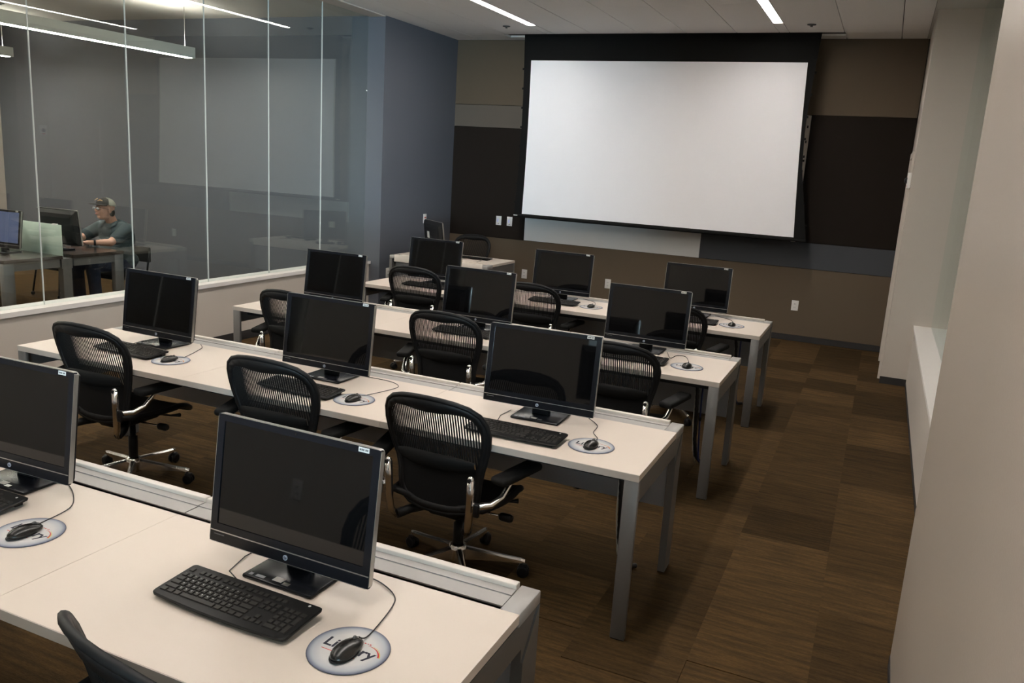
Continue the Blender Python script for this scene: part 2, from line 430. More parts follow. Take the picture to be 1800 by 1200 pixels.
# ---- right side: near pillar, low wall, sill, glass, far pillar with door
w = MB(); w.rbox(0.272, 0.62, -0.6, 3.44, -0.02, ZC + 0.02, 0.012, 3); structure(w.build('wall_right_near', M_CREAM))
w = MB(); w.box(0.42, 0.76, 3.44, 8.80, 0, 0.585); structure(w.build('wall_right_low', M_CREAM2))
w = MB(); w.box(0.405, 0.78, 3.44, 8.80, 0.585, 0.612); structure(w.build('trim_3', M_WHITE))
w = MB(); w.box(0.185, 0.95, 8.80, 9.0, -0.02, ZC + 0.02); structure(w.build('wall_right_far', M_CREAM2))
w = MB(); w.box(0.185, 0.3, 9.0, 9.06, -0.02, ZC + 0.02); w.box(0.185, 0.3, 9.94, YF + 0.02, -0.02, ZC + 0.02); w.box(0.185, 0.3, 9.06, 9.94, 2.2, ZC + 0.02)
structure(w.build('wall_right_end', M_CREAM2))
d1 = structure(empty('door_1', (0.185, 9.5, 0)))
p = MB(); p.box(0.02, 0.06, -0.44, 0.44, 0.005, 2.2); p.build('door_leaf', M_CREAM, d1)
p = MB(); p.box(-0.022, 0.0, -0.50, -0.44, 0, 2.26); p.box(-0.022, 0.0, 0.44, 0.50, 0, 2.26); p.box(-0.022, 0.0, -0.44, 0.44, 2.2, 2.26); p.build('door_frame', M_CREAM2, d1)
baseboard('baseboard_right_far', 0.180, 0.42, 8.792, 8.80, 0.07)
baseboard('baseboard_right_low', 0.416, 0.42, 3.44, 8.79, 0.04)
baseboard('baseboard_right_near', 0.269, 0.272, -0.5, 3.43, 0.05)
win2 = structure(empty('window_2', (0.565, 6.0, 0.612)))
for y0, y1 in ((3.44, 5.2), (5.2, 7.0), (7.0, 8.80)):
    p = MB(); p.box(-0.006, 0.006, y0 + 0.002 - 6.0, y1 - 0.002 - 6.0, 0, ZC - 0.612); p.build('glass_pane', M_GLASS_R, win2)
# hall beyond the right glass
def wall_open(name, axis, c0, c1, a0, a1, z0, z1, oa0, oa1, oz0, oz1, m):
    w = MB()
    def bx(p, q, r, s_):
        if axis == 0: w.box(c0, c1, p, q, r, s_)
        else: w.box(p, q, c0, c1, r, s_)
    bx(a0, oa0, z0, z1); bx(oa1, a1, z0, z1); bx(oa0, oa1, z0, oz0); bx(oa0, oa1, oz1, z1)
    return structure(w.build(name, m))
w = MB(); w.box(3.0, 3.2, -0.5, 10.6, -0.05, ZC + 0.05); w.box(1.6, 3.2, -0.7, -0.5, -0.05, ZC + 0.05); structure(w.build('wall_hall', M_CREAM2))  # short return at the lobby end is added to hold back daylight
# classroom back wall; beside the camera it opens to a lobby with tall windows
w = MB(); w.box(-5.97, -2.2, -0.7, -0.5, -0.05, ZC + 0.05); structure(w.build('wall_back', M_CREAM2))
w = MB(); w.box(-2.2, 0.62, -0.7, -0.5, 0, 1.0); structure(w.build('wall_back_low', M_CREAM2))
w = MB(); w.box(-2.4, -2.2, -14.2, -0.7, -0.05, ZC + 0.05); structure(w.build('wall_lobby_left', M_CREAM2))
w = MB(); w.box(10.0, 10.2, -14.2, -0.3, -0.05, ZC + 0.05); w.box(3.2, 10.2, -0.5, -0.3, -0.05, ZC + 0.05); structure(w.build('wall_lobby_right', M_CREAM2))
w = MB(); w.box(-2.4, 10.2, -14.2, -0.7, ZC, ZC + 0.1); structure(w.build('ceiling_lobby', M_GYP))
wall_open('wall_lobby_back', 1, -14.2, -14.0, -2.4, 10.2, -0.05, ZC + 0.05, 3.5, 9.5, 0.6, 3.2, M_CREAM2)
w = MB(); w.box(-12.7, -5.77, -6.2, -6.0, -0.05, ZC + 0.05); structure(w.build('wall_left_room_back', M_CREAM2))
w = MB(); w.box(-5.97, -5.77, -6.0, -0.7, -0.05, ZC + 0.05); structure(w.build('wall_left_room_near', M_CREAM2))
wn = structure(empty('window_3', (0, 0, 0)))
f = MB(); n = 6
for k in range(n + 1):
    a = 3.5 + 6.0 * k / n; f.box(a - 0.03, a + 0.03, -14.14, -14.06, 0.6, 3.2)
f.build('window_frame', M_ALU, wn)
for k in range(n):
    p = MB(); p.box(3.5 + 6.0 * k / n + 0.03, 3.5 + 6.0 * (k + 1) / n - 0.03, -14.105, -14.095, 0.6, 3.2); p.build('glass_pane', M_GLASS_R, wn)

# ---- ceiling lamps (recessed lines, plus an added fill line over the hall)
def ceiling_line(x, y_end, n, label):
    r = tag(empty('ceiling_light', (x, y_end, ZC)), label, 'light', 'recessed ceiling light lines')
    L = 1.18
    for k in range(n):
        p = MB(); p.box(-0.046, 0.046, -(k + 1) * L + 0.006, -k * L - 0.006, 0.006, 0.012); p.build('diffuser', M_LAMP, r)
    p = MB(); p.box(-0.055, -0.047, -n * L, 0, 0.0, 0.03); p.box(0.047, 0.055, -n * L, 0, 0.0, 0.03); p.box(-0.047, 0.047, -0.005, 0.0, 0, 0.03)
    p.build('trim_ring', M_WHITE, r)
    return r
ceiling_line(-4.095, 9.44, 8, 'long recessed ceiling light line nearer the glass wall, left of the screen')
ceiling_line(-1.295, 9.44, 8, 'long recessed ceiling light line above the aisle ends of the desks')
ceiling_line(1.9, 9.0, 5, 'added fill light line, out of view, over the hall behind the right-hand glass')  # invented lamp line, out of view, added to brighten the hall
def pendant(x, y_end, L, zb, label):
    r = tag(empty('pendant_light', (x, y_end, zb)), label, 'light', 'hanging linear lights in the next room')
    p = MB(); p.box(-0.045, 0.045, -L, 0, 0.006, 0.11); p.box(-0.045, -0.034, -L, 0, 0.11, 0.13); p.box(0.034, 0.045, -L, 0, 0.11, 0.13); p.build('housing', M_PEND, r)
    n = int(L / 1.2)
    for k in range(n):
        p = MB(); p.box(-0.038, 0.038, -0.05 - (k + 1) * 1.2 + 0.02, -0.05 - k * 1.2, 0.0, 0.006); p.build('diffuser', M_PLAMP, r)
        p = MB(); p.box(-0.03, 0.03, -0.05 - (k + 1) * 1.2 + 0.02, -0.05 - k * 1.2, 0.111, 0.116); p.build('uplight', M_PLAMP, r)
    for yy in (-0.12, -2.6, -5.0):
        if -yy < L:
            p = MB(); p.tube([(0, yy, 0.11), (0, yy, ZC - zb)], 0.004, 6); p.build('wire', M_SILVER, r)
    return r
pendant(-8.0, 8.05, 7.2, 2.93, 'long white hanging light bar in the next room, nearer the glass')
pendant(-11.3, 8.05, 7.2, 2.93, 'white hanging light bar at the far left of the next room')
for x, y, lb in ((-4.43, 9.44, 'small round ceiling sprinkler cover left of the recessed light line'), (-0.967, 9.52, 'small round ceiling sprinkler cover to the right of the screen'), (-10.6, 7.45, 'small round ceiling sprinkler cover in the next room')):
    r = tag(empty('ceiling_sprinkler', (x, y, ZC)), lb, 'sprinkler', 'ceiling sprinkler covers')
    p = MB(); p.lathe([(0.045, 0), (0.045, -0.006), (0.03, -0.010)], n=18); p.build('cover_plate', M_INK if x > -9 else M_ALU, r)
    p = MB(); p.lathe([(0.012, -0.010), (0.012, -0.022), (0.018, -0.024)], n=12); p.build('deflector', M_ALU, r)

# ---- projection screen
scr = tag(empty('projection_screen', (-2.67, 10.10, 1.24)), 'large white pull-down projection screen with black border on the front wall', 'screen')
def sx(px): return px + 2.67
p = MB(); NB = 14
def edge(side, z):      # tab-tensioned border pulls inwards at mid-height
    k = (z - 1.26) / (ZC - 1.26); s_ = 0.05 * math.sin(PI * min(max(k, 0), 1))
    if side < 0: return -4.475 + s_ * 0.6
    tab = ((1.2, -0.785), (1.26, -0.79), (1.6, -0.85), (2.05, -0.93), (2.55, -0.957), (3.2, -0.925), (3.6, -0.90))
    for (za, xa), (zb, xb) in zip(tab[:-1], tab[1:]):
        if z <= zb: return xa + (xb - xa) * (z - za) / (zb - za)
    return -0.90
vs = []; fs = []
for k in range(NB + 1):
    z = 1.255 + (ZC + 0.02 - 1.255) * k / NB
    for yy in (0.004, 0.0015):
        vs += [(sx(edge(-1, z)), yy, z - 1.24), (sx(edge(1, z)), yy, z - 1.24)]
for k in range(NB):
    a = 4 * k; b = a + 4
    fs += [(a + 2, a + 3, b + 3, b + 2), (a, b, b + 1, a + 1), (a, a + 2, b + 2, b), (a + 1, b + 1, b + 3, a + 3)]
p.add(vs, fs); p.build('black_border', M_SCRB, scr)
p = MB(); vs = []; fs = []
for k in range(NB + 1):
    t_ = k / NB; z = 1.272 + (3.205 - 1.272) * t_
    xl = -4.365 + 0.012 * math.sin(PI * t_); xr = -0.925 - 0.09 * t_ - 0.012 * math.sin(PI * t_)
    for q in range(9):
        u_ = q / 8; vs.append((sx(xl + (xr - xl) * u_), -0.001 - 0.006 * math.sin(PI * u_) * math.sin(PI * t_), z - 1.24))
for k in range(NB):
    for q in range(8): a = k * 9 + q; fs.append((a, a + 1, a + 10, a + 9))
p.add(vs, fs, True)
nb = len(vs); p.add([(x, y + 0.0015, z) for x, y, z in vs], [tuple(reversed(f)) for f in fs], True)
p.build('viewing_surface', M_SCRW, scr)
p = MB(); p.rbox(sx(-4.47), sx(-0.785), -0.02, 0.025, -0.012, 0.02, 0.008); br_ = p.build('bottom_bar', M_SCRB, scr)
p = MB(); p.box(sx(-4.475), sx(-4.42), -0.021, 0.0, 0.004, 0.016); p.build('end_label', M_STICKER, br_)
for k in range(8):
    z = 1.42 + k * 0.24
    for sd in (-1, 1):
        x = sx(edge(sd, z)); p = MB(); p.box(x - 0.018, x + 0.018, 0.0, 0.006, z - 0.012 - 1.24, z + 0.012 - 1.24); p.build('tension_tab', M_SCRB, scr)

# ---- wall plates
def outlet(loc, rz, label, kind='duplex'):
    r = tag(empty('wall_outlet' if kind == 'duplex' else 'wall_switch', loc, rz), label, 'outlet' if kind == 'duplex' else 'switch')
    p = MB(); p.rbox(-0.04, 0.04, -0.007, 0, -0.062, 0.062, 0.003); pl = p.build('cover_plate', M_PLATE, r)
    if kind == 'duplex':
        for zz in (-0.02, 0.02):
            p = MB(); p.rbox(-0.017, 0.017, -0.010, -0.006, zz - 0.014, zz + 0.014, 0.003); s_ = p.build('socket', M_PLATE, r)
            p = MB(); p.box(-0.008, -0.005, -0.0105, -0.0098, zz - 0.006, zz + 0.006); p.box(0.005, 0.008, -0.0105, -0.0098, zz - 0.006, zz + 0.006); p.build('slots', M_INK, s_)
    elif kind == 'dimmer':
        p = MB(); p.box(-0.017, 0.017, -0.0095, -0.006, -0.035, 0.035); p.build('rocker', M_PLATE, r)
        p = MB(); p.box(-0.014, -0.006, -0.0105, -0.0095, -0.02, 0.025); p.build('blue_indicator', M_INDIGO, r)
        p = MB(); p.box(-0.008, 0.008, -0.0105, -0.0095, -0.045, -0.036); p.build('dark_button', M_INK, r)
    else:
        p = MB(); p.box(-0.026, 0.026, -0.0095, -0.006, -0.03, 0.03); p.build('insert', M_PLATE, r)
        for q, (xx, zz, m) in enumerate(((-0.016, 0.014, M_RED), (0.0, 0.014, M_ORANGE), (0.016, 0.014, M_ORANGE), (-0.008, -0.012, M_INK), (0.012, -0.012, M_ORANGE))):
            p = MB(); p.box(xx - 0.006, xx + 0.006, -0.0115, -0.0095, zz - 0.008, zz + 0.008); p.build('button', m, r)
    return r
outlet((-0.84, YF, 0.435), 0, 'white duplex outlet on the brown front wall, right of the desks')
outlet((-3.22, YF, 0.43), 0, 'white duplex outlet on the brown front wall between the two back-row monitors')
outlet((-4.43, YF, 0.43), 0, 'white duplex outlet on the brown front wall beside the front desk')
outlet((-4.866, YF, 1.13), 0, 'left one of two white wall controls with blue light by the screen', 'dimmer')
outlet((-4.70, YF, 1.13), 0, 'right one of two white wall controls with blue light, next to the screen', 'dimmer')
outlet((XL, 9.745, 1.12), PI / 2, 'white wall plate with red and orange buttons on the slate wall', 'buttons')
outlet((XL, 8.86, 0.47), PI / 2, 'white outlet low on the slate wall behind the front desk')
outlet((-3.1, -0.5, 0.43), PI, 'white duplex outlet on the wall behind the photographer')
al = tag(empty('wall_alarm', (0.185, 8.91, 1.98)), 'small white alarm box with dark lens beside the door on the right', 'alarm')
p = MB(); p.rbox(-0.035, 0.0, -0.06, 0.06, -0.075, 0.075, 0.008); p.build('box', M_PLATE, al)
p = MB(); p.lathe([(0.03, -0.035), (0.026, -0.05), (0.012, -0.06)], axis=0, n=14); p.build('lens', M_BLACK, al)
p = MB(); p.box(-0.037, -0.034, -0.03, 0.03, -0.062, -0.045); p.build('red_mark', M_RED, al)

# ================================================================== TABLES
ROWB = {1: 2.016, 2: 3.841, 3: 5.564, 4: 7.231}
XD1, XD0 = -0.74, -4.395
DEP, RW = 0.788, 0.150
def table(name, loc, rz, length, units, label, group=None, top=M_DESK, has_left=True, gap=0.013):
    """origin: floor under the right rear corner; x runs left (negative), y runs to the user (negative)"""
    r = tag(empty(name, loc, rz), label, 'table', group)
    U = length / units; th = 0.03
    for k in range(units):
        x1 = -k * U - 0.0007; x0 = -(k + 1) * U + 0.0007
        p = MB(); p.box(x0, x1, -DEP + 0.001, -RW - 0.0, H - th + 0.002, H); tp = p.build('tabletop', top, r)
        p = MB(); p.box(x0, x1, -DEP - 0.0015, -DEP + 0.001, H - th, H - 0.0008); p.build('edge_band', M_EDGE if top is M_DESK else top, tp)
        cx1 = x1 if k else x1 - 0.062; cx0 = x0 if k < units - 1 else x0 + 0.062
        p = MB(); p.box(cx0 + 0.002, cx1 - 0.002, -RW + gap, -0.062, H - 0.009, H - 0.006); p.build('rail_lid', M_RAIL, r)
        p = MB(); p.box(cx0 + 0.002, cx1 - 0.002, -0.061, -0.028, H - 0.012, H - 0.003); p.build('rail_cover', M_RAIL, r)
        p = MB(); p.rbox(cx0 + 0.002, cx1 - 0.002, -0.027, 0.0, H - 0.075, H + 0.010, 0.003); p.build('rail_lip', M_LIP, r)
    p = MB(); p.box(-length + 0.03, -0.03, -RW, -0.03, H - 0.085, H - 0.07); p.build('cable_trough', M_DARK, r)
    p = MB(); p.box(-length + 0.05, -0.05, -DEP + 0.10, -DEP + 0.13, H - 0.075, H - th); p.build('front_beam', M_DARK, r)
    p = MB(); p.box(-length + 0.04, -0.04, -0.095, -0.080, 0.335, H - 0.085); p.build('modesty_panel', M_MODESTY, r)
    for sd in ((0, 1) if has_left else (0,)):
        s_ = -1 if sd == 0 else 1; x_o = 0.0 if sd == 0 else -length
        def X(a): return x_o + s_ * a
        p = MB(); p.rbox(min(X(0), X(0.06)), max(X(0), X(0.06)), -RW, 0.0, H - 0.04, H, 0.002, 1); p.build('rail_end_cap', M_RAIL, r)
        # end rail and rear leg meet in a mitre
        p = MB(); p.prism([(-DEP + 0.022, H - th - 0.001), (-0.012, H - 0.041), (-0.112, H - 0.17), (-0.112, H - 0.125), (-DEP + 0.022, H - 0.125)], 0, *sorted((X(0.004), X(0.034)))); p.build('end_rail', M_ALU, r)
        p = MB(); p.prism([(0.0, H - 0.041), (0.0, 0.004), (-0.105, 0.004), (-0.105, H - 0.172)], 0, *sorted((X(0.0), X(0.034)))); p.build('leg', M_ALU, r)
        p = MB(); p.rbox(*sorted((X(0.0), X(0.062))), -DEP, -DEP + 0.022, 0.004, H - th, 0.002, 1); p.build('leg', M_ALU, r)
        p = MB(); p.box(*sorted((X(0.004), X(0.03))), -0.10, -0.005, 0.0, 0.004); p.box(*sorted((X(0.004), X(0.058))), -DEP + 0.002, -DEP + 0.02, 0.0, 0.004); p.build('foot_pads', M_BLACK, r)
    return r
rown = {1: 'nearest', 2: 'second', 3: 'third', 4: 'farthest'}
for k in (1, 2, 3, 4):
    table('training_table', (XD1, ROWB[k], 0), 0, XD1 - XD0, 3, f'long white-topped training table with grey metal legs, {rown[k]} of the four rows', 'training tables in rows', gap=0.028 if k == 1 else 0.013)
table('front_table', (-5.44, 8.60, 0), PI, 1.33, 1, 'short white-topped table at the front wall facing the class')

# hanging cables under the aisle ends
for k, dx in ((2, 0.0), (3, 0.0), (4, -0.02)):
    yb = ROWB[k]; r = tag(empty('power_cord', (-0.95 + dx, yb - 0.22, 0)), f'black conduit and blue cable hanging under the aisle end of the {rown[k]} table', 'cable', 'cables hanging under tables')
    path = [(-0.05, 0.085, 0.632), (-0.035, 0.03, 0.61), (-0.015, 0.0, 0.52), (-0.005, 0.0, 0.35), (0.0, 0.01, 0.18), (0.015, 0.03, 0.06), (0.04, 0.06, 0.016), (0.08, 0.10, 0.014)]
    p = MB(); pts = []; rr = []
    for a, b in zip(path[:-1], path[1:]):
        for q in range(8):
            pts.append(tuple(a[i] + (b[i] - a[i]) * q / 8 for i in range(3))); rr.append(0.0115 if q % 2 else 0.0135)
    p.tube(pts, rr, 8); p.build('conduit', M_CORD, r)
    p = MB(); p.tube([(0.0, 0.085, 0.632), (0.015, 0.02, 0.60), (0.018, 0.0, 0.45), (0.022, 0.0, 0.30), (0.03, 0.0, 0.15), (0.035, 0.02, 0.04), (0.05, 0.05, 0.008)], 0.006, 6); p.build('network_cable', M_BLUE, r)
    p = MB(); p.ellipsoid((0.021, 0.0, 0.33), (0.012, 0.012, 0.016), 10, 8); p.build('cable_tie', M_BLACK, r)
    p = MB(); p.tube([(-0.03, 0.085, 0.632), (-0.028, 0.01, 0.5), (-0.022, 0.0, 0.3), (-0.008, 0.02, 0.1), (0.01, 0.05, 0.008)], 0.004, 6); p.build('white_cord', M_STICKER, r)

# ================================================================== COMPUTERS
TILT = math.radians(7.0)
def make_monitor():
    r = empty('monitor')
    M = Matrix.Translation((0, 0, 0.053)) @ Matrix.Rotation(-TILT, 4, 'X')
    w, h = 0.28, 0.38
    def fr(x0, x1, y0, y1, z0, z1): return MB().box(x0, x1, y0, y1, z0, z1)
    # bezel: four bars round the glass
    p = MB(); p.box(-w + .002, -w + .025, 0, .012, .002, h - .002); p.box(w - .025, w - .002, 0, .012, .002, h - .002)
    p.box(-w + .025, w - .025, 0, .012, h - .021, h - .002); p.box(-w + .025, w - .025, 0, .012, .002, .057)
    bz = p.xf(M).build('bezel', M_BEZEL, r)
    fr(-w + .025, w - .025, .003, .010, .057, h - .021).xf(M).build('screen', M_SCREEN, r)
    # silver rim all round
    p = MB(); pts = []
    rc = 0.012
    for cx, cz, a0 in ((w - rc, h - rc, 0), (-w + rc, h - rc, 90), (-w + rc, rc, 180), (w - rc, rc, 270)):
        for q in range(5):
            a = math.radians(a0 + q * 22.5); pts.append((cx + rc * math.cos(a), cz + rc * math.sin(a)))
    n = len(pts); vs = []
    for yy, s_ in ((0.0005, 0.0), (0.0005, 0.0018), (0.017, 0.0018), (0.017, 0.0)):
        for x, z in pts:
            l = 1 - s_ / 0.25
            vs.append((x * (1 - s_ / w), yy, h / 2 + (z - h / 2) * (1 - s_ / (h / 2))))
    fs = []
    for ring in ((0, 1), (1, 2), (2, 3), (3, 0)):
        for i in range(n):
            j = (i + 1) % n; fs.append((ring[0] * n + i, ring[0] * n + j, ring[1] * n + j, ring[1] * n + i))
    p.add(vs, fs); p.xf(M).build('silver_rim', M_SILVER, r)
    p = MB(); vs = []; fs = []
    for yy, ins in ((0.0165, 0.006), (0.030, 0.008), (0.052, 0.04), (0.060, 0.08)):
        for x, z in pts: vs.append((x * (1 - ins / w), yy, h / 2 + (z - h / 2) * (1 - ins / (h / 2))))
    for k in range(3):
        for i in range(n):
            j = (i + 1) % n; fs.append((k * n + i, k * n + j, (k + 1) * n + j, (k + 1) * n + i))
    fs.append(tuple(range(n - 1, -1, -1))); fs.append(tuple(range(3 * n, 4 * n)))
    p.add(vs, fs); p.xf(M).build('back_cover', M_BLACK, r)
    fr(-w + .004, w - .004, -.0012, .001, .0335, .0365).xf(M).build('chin_strip', M_SILVER, r)
    p = MB(); p.lathe([(0.0078, 0.0), (0.0078, -0.0012)], (0, 0, .0175), 20, 1); lg = p.xf(M).build('logo', M_LOGO, r)
    tm = text_mesh('hp', 0.011, M_BEZEL, 'logo_letters', shear=0.25, bold=0.0002)
    tm.transform(M @ Matrix.Translation((-0.0005, -0.0016, .0178)) @ Matrix.Rotation(PI / 2, 4, 'X')); link('logo_letters', tm, lg)
    p = MB(); p.box(.208, .242, -.0008, .0, .3635, .3765); st = p.xf(M).build('asset_label', M_STICKER, r)
    p = MB()
    for q, (a, b) in enumerate(((.2115, .2165), (.2175, .2215), (.2225, .2265), (.230, .234), (.235, .2385))): p.box(a, b, -.0012, -.0008, .3675, .3725)
    p.xf(M).build('print', M_INK, st)
    p = MB(); p.lathe([(0.0035, 0), (0.0035, -0.0008)], (0, 0, .370), 12, 1); p.xf(M).build('webcam', M_SCREEN, r)
    p = MB(); p.box(-.262, -.225, -.0006, 0, .0235, .0265); p.xf(M).build('model_print', M_INK, r)
    p = MB(); p.rbox(-.045, .045, .055, .085, .008, .25, .008); p.build('stand_neck', M_BLACK, r)
    p = MB(); p.rbox(-.115, .125, -.045, .155, .0, .012, .005); b = p.build('stand_base', M_BEZEL, r)
    p = MB(); p.box(-.02, .012, -.03, -.008, .012, .0126); p.build('grey_sticker', M_RAIL, b)
    p = MB(); p.box(.018, .04, -.036, -.022, .012, .0126); p.build('silver_sticker', M_SILVER, b)
    p = MB(); p.box(-.098, -.086, -.036, -.024, .012, .0126); p.box(-.075, -.045, -.036, -.024, .012, .0126); p.build('small_stickers', M_MODESTY, b)
    return r

def key_layout():
    """(x, y, w, row) in key units for a full-size board; origin at main block left, y up"""
    ks = []
    def row(y, x, ws):
        for w in ws:
            if w > 0: ks.append((x, y, w, 1.0)); x += w
            else: x += -w
    row(5.35, 0, [1, -1, 1, 1, 1, 1, -0.5, 1, 1, 1, 1, -0.5, 1, 1, 1, 1])
    row(4, 0, [1] * 13 + [2]); row(3, 0, [1.5] + [1] * 12 + [1.5]); row(2, 0, [1.75] + [1] * 11 + [2.25])
    row(1, 0, [2.25] + [1] * 10 + [2.75]); row(0, 0, [1.25, 1.25, 1.25, 6.25, 1.25, 1.25, 1.25, 1.25])
    for yy in (5.35, 4, 3): row(yy, 15.3, [1, 1, 1])
    row(1, 16.3, [1]); row(0, 15.3, [1, 1, 1])
    row(4, 18.6, [1, 1, 1, 1]); row(3, 18.6, [1, 1, 1]); row(2, 18.6, [1, 1, 1]); row(1, 18.6, [1, 1, 1]); row(0, 18.6, [2, 1])
    ks.append((21.6, 2, 1, 2.0)); ks.append((21.6, 0, 1, 2.0))
    return ks
KU = 0.0188
def key_xy(k):
    x, y, w, hh = k
    return (-0.213 + (x + w / 2) * KU, -0.060 + (y + hh / 2) * KU, w * KU, hh * KU)
SLOPE = math.radians(4.0)
KM = Matrix.Translation((0, 0, 0.012)) @ Matrix.Rotation(SLOPE, 4, 'X')
def keycap(p, x, y, w, h, z0=0.009, z1=0.0135):
    a, b = w / 2 - 0.0013, h / 2 - 0.0013; t = 0.0022
    p.add([(x - a, y - b, z0), (x + a, y - b, z0), (x + a, y + b, z0), (x - a, y + b, z0), (x - a + t, y - b + t, z1), (x + a - t, y - b + t, z1), (x + a - t, y + b - t * .6, z1), (x - a + t, y + b - t * .6, z1)],
          [(4, 5, 6, 7), (0, 1, 5, 4), (1, 2, 6, 5), (2, 3, 7, 6), (3, 0, 4, 7), (3, 2, 1, 0)])
def make_keyboard(single):
    r = empty('keyboard')
    p = MB()
    out = []
    def arc(cx, cy, rad, a0):
        for q in range(5):
            a = math.radians(a0 + q * 22.5); out.append((cx + rad * math.cos(a), cy + rad * math.sin(a)))
    arc(.213, .067, .012, 0); arc(-.213, .067, .012, 90); arc(-.207, -.060, .018, 180)
    for q in range(1, 8): u_ = -1 + q / 4; out.append((u_ * .207, -.078 - .008 * (1 - u_ * u_)))
    arc(.207, -.060, .018, 270)
    n = len(out); vs = []; fs = []
    for z, ins in ((0.0, .010), (.003, .001), (.008, .0), (.0105, .003)):
        for x, y in out: vs.append((x * (1 - ins / .22), y * (1 - ins / .08), z))
    for k in range(3):
        for i in range(n):
            j = (i + 1) % n; fs.append((k * n + i, k * n + j, (k + 1) * n + j, (k + 1) * n + i))
    fs.append(tuple(range(n - 1, -1, -1))); fs.append(tuple(range(3 * n, 4 * n)))
    p.add(vs, fs)
    p.xf(KM).build('body', M_KBODY, r)
    p = MB(); p.box(-.20, -.14, .045, .07, 0.0, .012); p.box(.14, .20, .045, .07, 0.0, .012); p.box(-.2, .2, -.06, -.04, 0, .009); p.build('feet', M_BLACK, r)
    ks = key_layout()
    if single:
        cache = {}
        for k in ks:
            x, y, w, hh = key_xy(k); sig = (round(w, 4), round(hh, 4))
            if sig not in cache:
                q = MB(); keycap(q, 0, 0, w, hh); cache[sig] = q.mesh('key', M_KEY)
            o = link('key', cache[sig], r); o.matrix_local = KM @ Matrix.Translation((x, y, 0))
        rows = (('`1234567890-=', 4, 0), ('QWERTYUIOP[]', 3, 1.5), ("ASDFGHJKL;'", 2, 1.75), ('ZXCVBNM,./', 1, 2.25))
        bm = bmesh.new()
        for s_, y, x in rows:
            for i, ch in enumerate(s_):
                tm = text_mesh(ch, 0.0062, M_LEGEND)
                X, Y, _, _ = key_xy((x + i, y, 1, 1)); tm.transform(KM @ Matrix.Translation((X - 0.002, Y + 0.0025, 0.0138)))
                bm.from_mesh(tm); bpy.data.meshes.remove(tm)
        me = bpy.data.meshes.new('key_legends'); bm.to_mesh(me); bm.free(); me.materials.append(M_LEGEND); link('key_legends', me, r)
    else:
        p = MB()
        for k in ks: keycap(p, *key_xy(k))
        o = p.xf(KM).build('keys', M_KEY, r); o['kind'] = 'stuff'
    p = MB(); p.lathe([(.004, .0105), (.004, .0112)], (.19, .062, 0), 10); p.xf(KM).build('maker_mark', M_LEGEND, r)
    return r

def make_mouse():
    r = empty('mouse')
    bm = bmesh.new(); bmesh.ops.create_uvsphere(bm, u_segments=24, v_segments=14, radius=1)
    for v in bm.verts:
        x, y, z = v.co
        wd = 0.029 + 0.003 * y * y - 0.003 * y
        zz = z * (0.0215 - 0.006 * y - 0.004 * y * y) if z > 0 else z * 0.006
        v.co = Vector((x * wd, y * 0.055, 0.0065 + zz))
    MB().bm(bm, True).build('shell', M_MOUSE, r)
    p = MB(); p.tube([(0, .052, .0135), (0, .03, .0245), (0, .006, .0287)], .0011, 6); p.build('button_seam', M_BLACK, r)
    p = MB(); p.lathe([(.0065, -.003), (.0075, 0), (.0065, .003)], (0, .03, .0205), 14, 0); p.build('scroll_wheel', M_INK, r)
    p = MB(); p.ellipsoid((0, -0.01, .003), (.0305, .05, .004), 20, 8); p.build('base', M_BLACK, r)
    return r

def make_pad():
    r = empty('mouse_pad')
    p = MB(); p.lathe([(0.0995, 0), (0.1015, 0.0012), (0.1005, 0.0028)], n=56); p.build('printed_disc', M_MPAD, r)
    tm = text_mesh('Library', 0.050, M_NAVY, 'lettering', bold=0.0011)
    tm.transform(Matrix.Translation((0.0, 0.004, 0.0031))); link('lettering', tm, r)
    def arc_strip(r0, r1, a0, a1, c, m, nm, n=12):
        p = MB(); vs = []; fs = []
        for k in range(n + 1):
            a = math.radians(a0 + (a1 - a0) * k / n); t_ = math.sin(PI * min(1, k / n * 1.0 + 0.08))
            mid, wd = (r0 + r1) / 2, (r1 - r0) / 2 * (0.25 + 0.75 * (1 - k / n))
            for q in (mid - wd, mid + wd): vs.append((c[0] + q * math.cos(a), c[1] + q * math.sin(a), 0.0031))
        for k in range(n): fs.append((2 * k, 2 * k + 1, 2 * k + 3, 2 * k + 2))
        p.add(vs, fs); p.build(nm, m, r)
    arc_strip(0.0445, 0.0490, 20, 95, (0.037, -0.011), M_RED, 'red_swoosh')
    arc_strip(0.0490, 0.0515, 18, 80, (0.037, -0.011), M_LIME, 'yellow_swoosh')
    p = MB(); p.box(-0.062, 0.035, -0.0265, -0.0245, 0.0029, 0.0031); p.build('red_line', M_RED, r)
    p = MB()
    for q in range(7): p.box(-0.012 + q * 0.0075, -0.008 + q * 0.0075, 0.040 + 0.001 * (q % 2), 0.0435, 0.0029, 0.0031)
    for q in range(6): p.box(-0.012 + q * 0.0075, -0.008 + q * 0.0075, -0.040 + 0.001 * (q % 2), -0.0365, 0.0029, 0.0031)
    p.build('small_red_print', M_RED, r)
    return r

mon0 = make_monitor(); kb_single = make_keyboard(True); kb0 = make_keyboard(False); mo0 = make_mouse(); pad0 = make_pad()
used = {}
def place(proto, loc, rz, label, cat, group, skip=()):
    if not used.get(proto.name): used[proto.name] = True; o = proto
    else: o = copy_tree(proto, None, skip)
    o.location = loc; o.rotation_euler = (0, 0, rz); tag(o, label, cat, group); return o

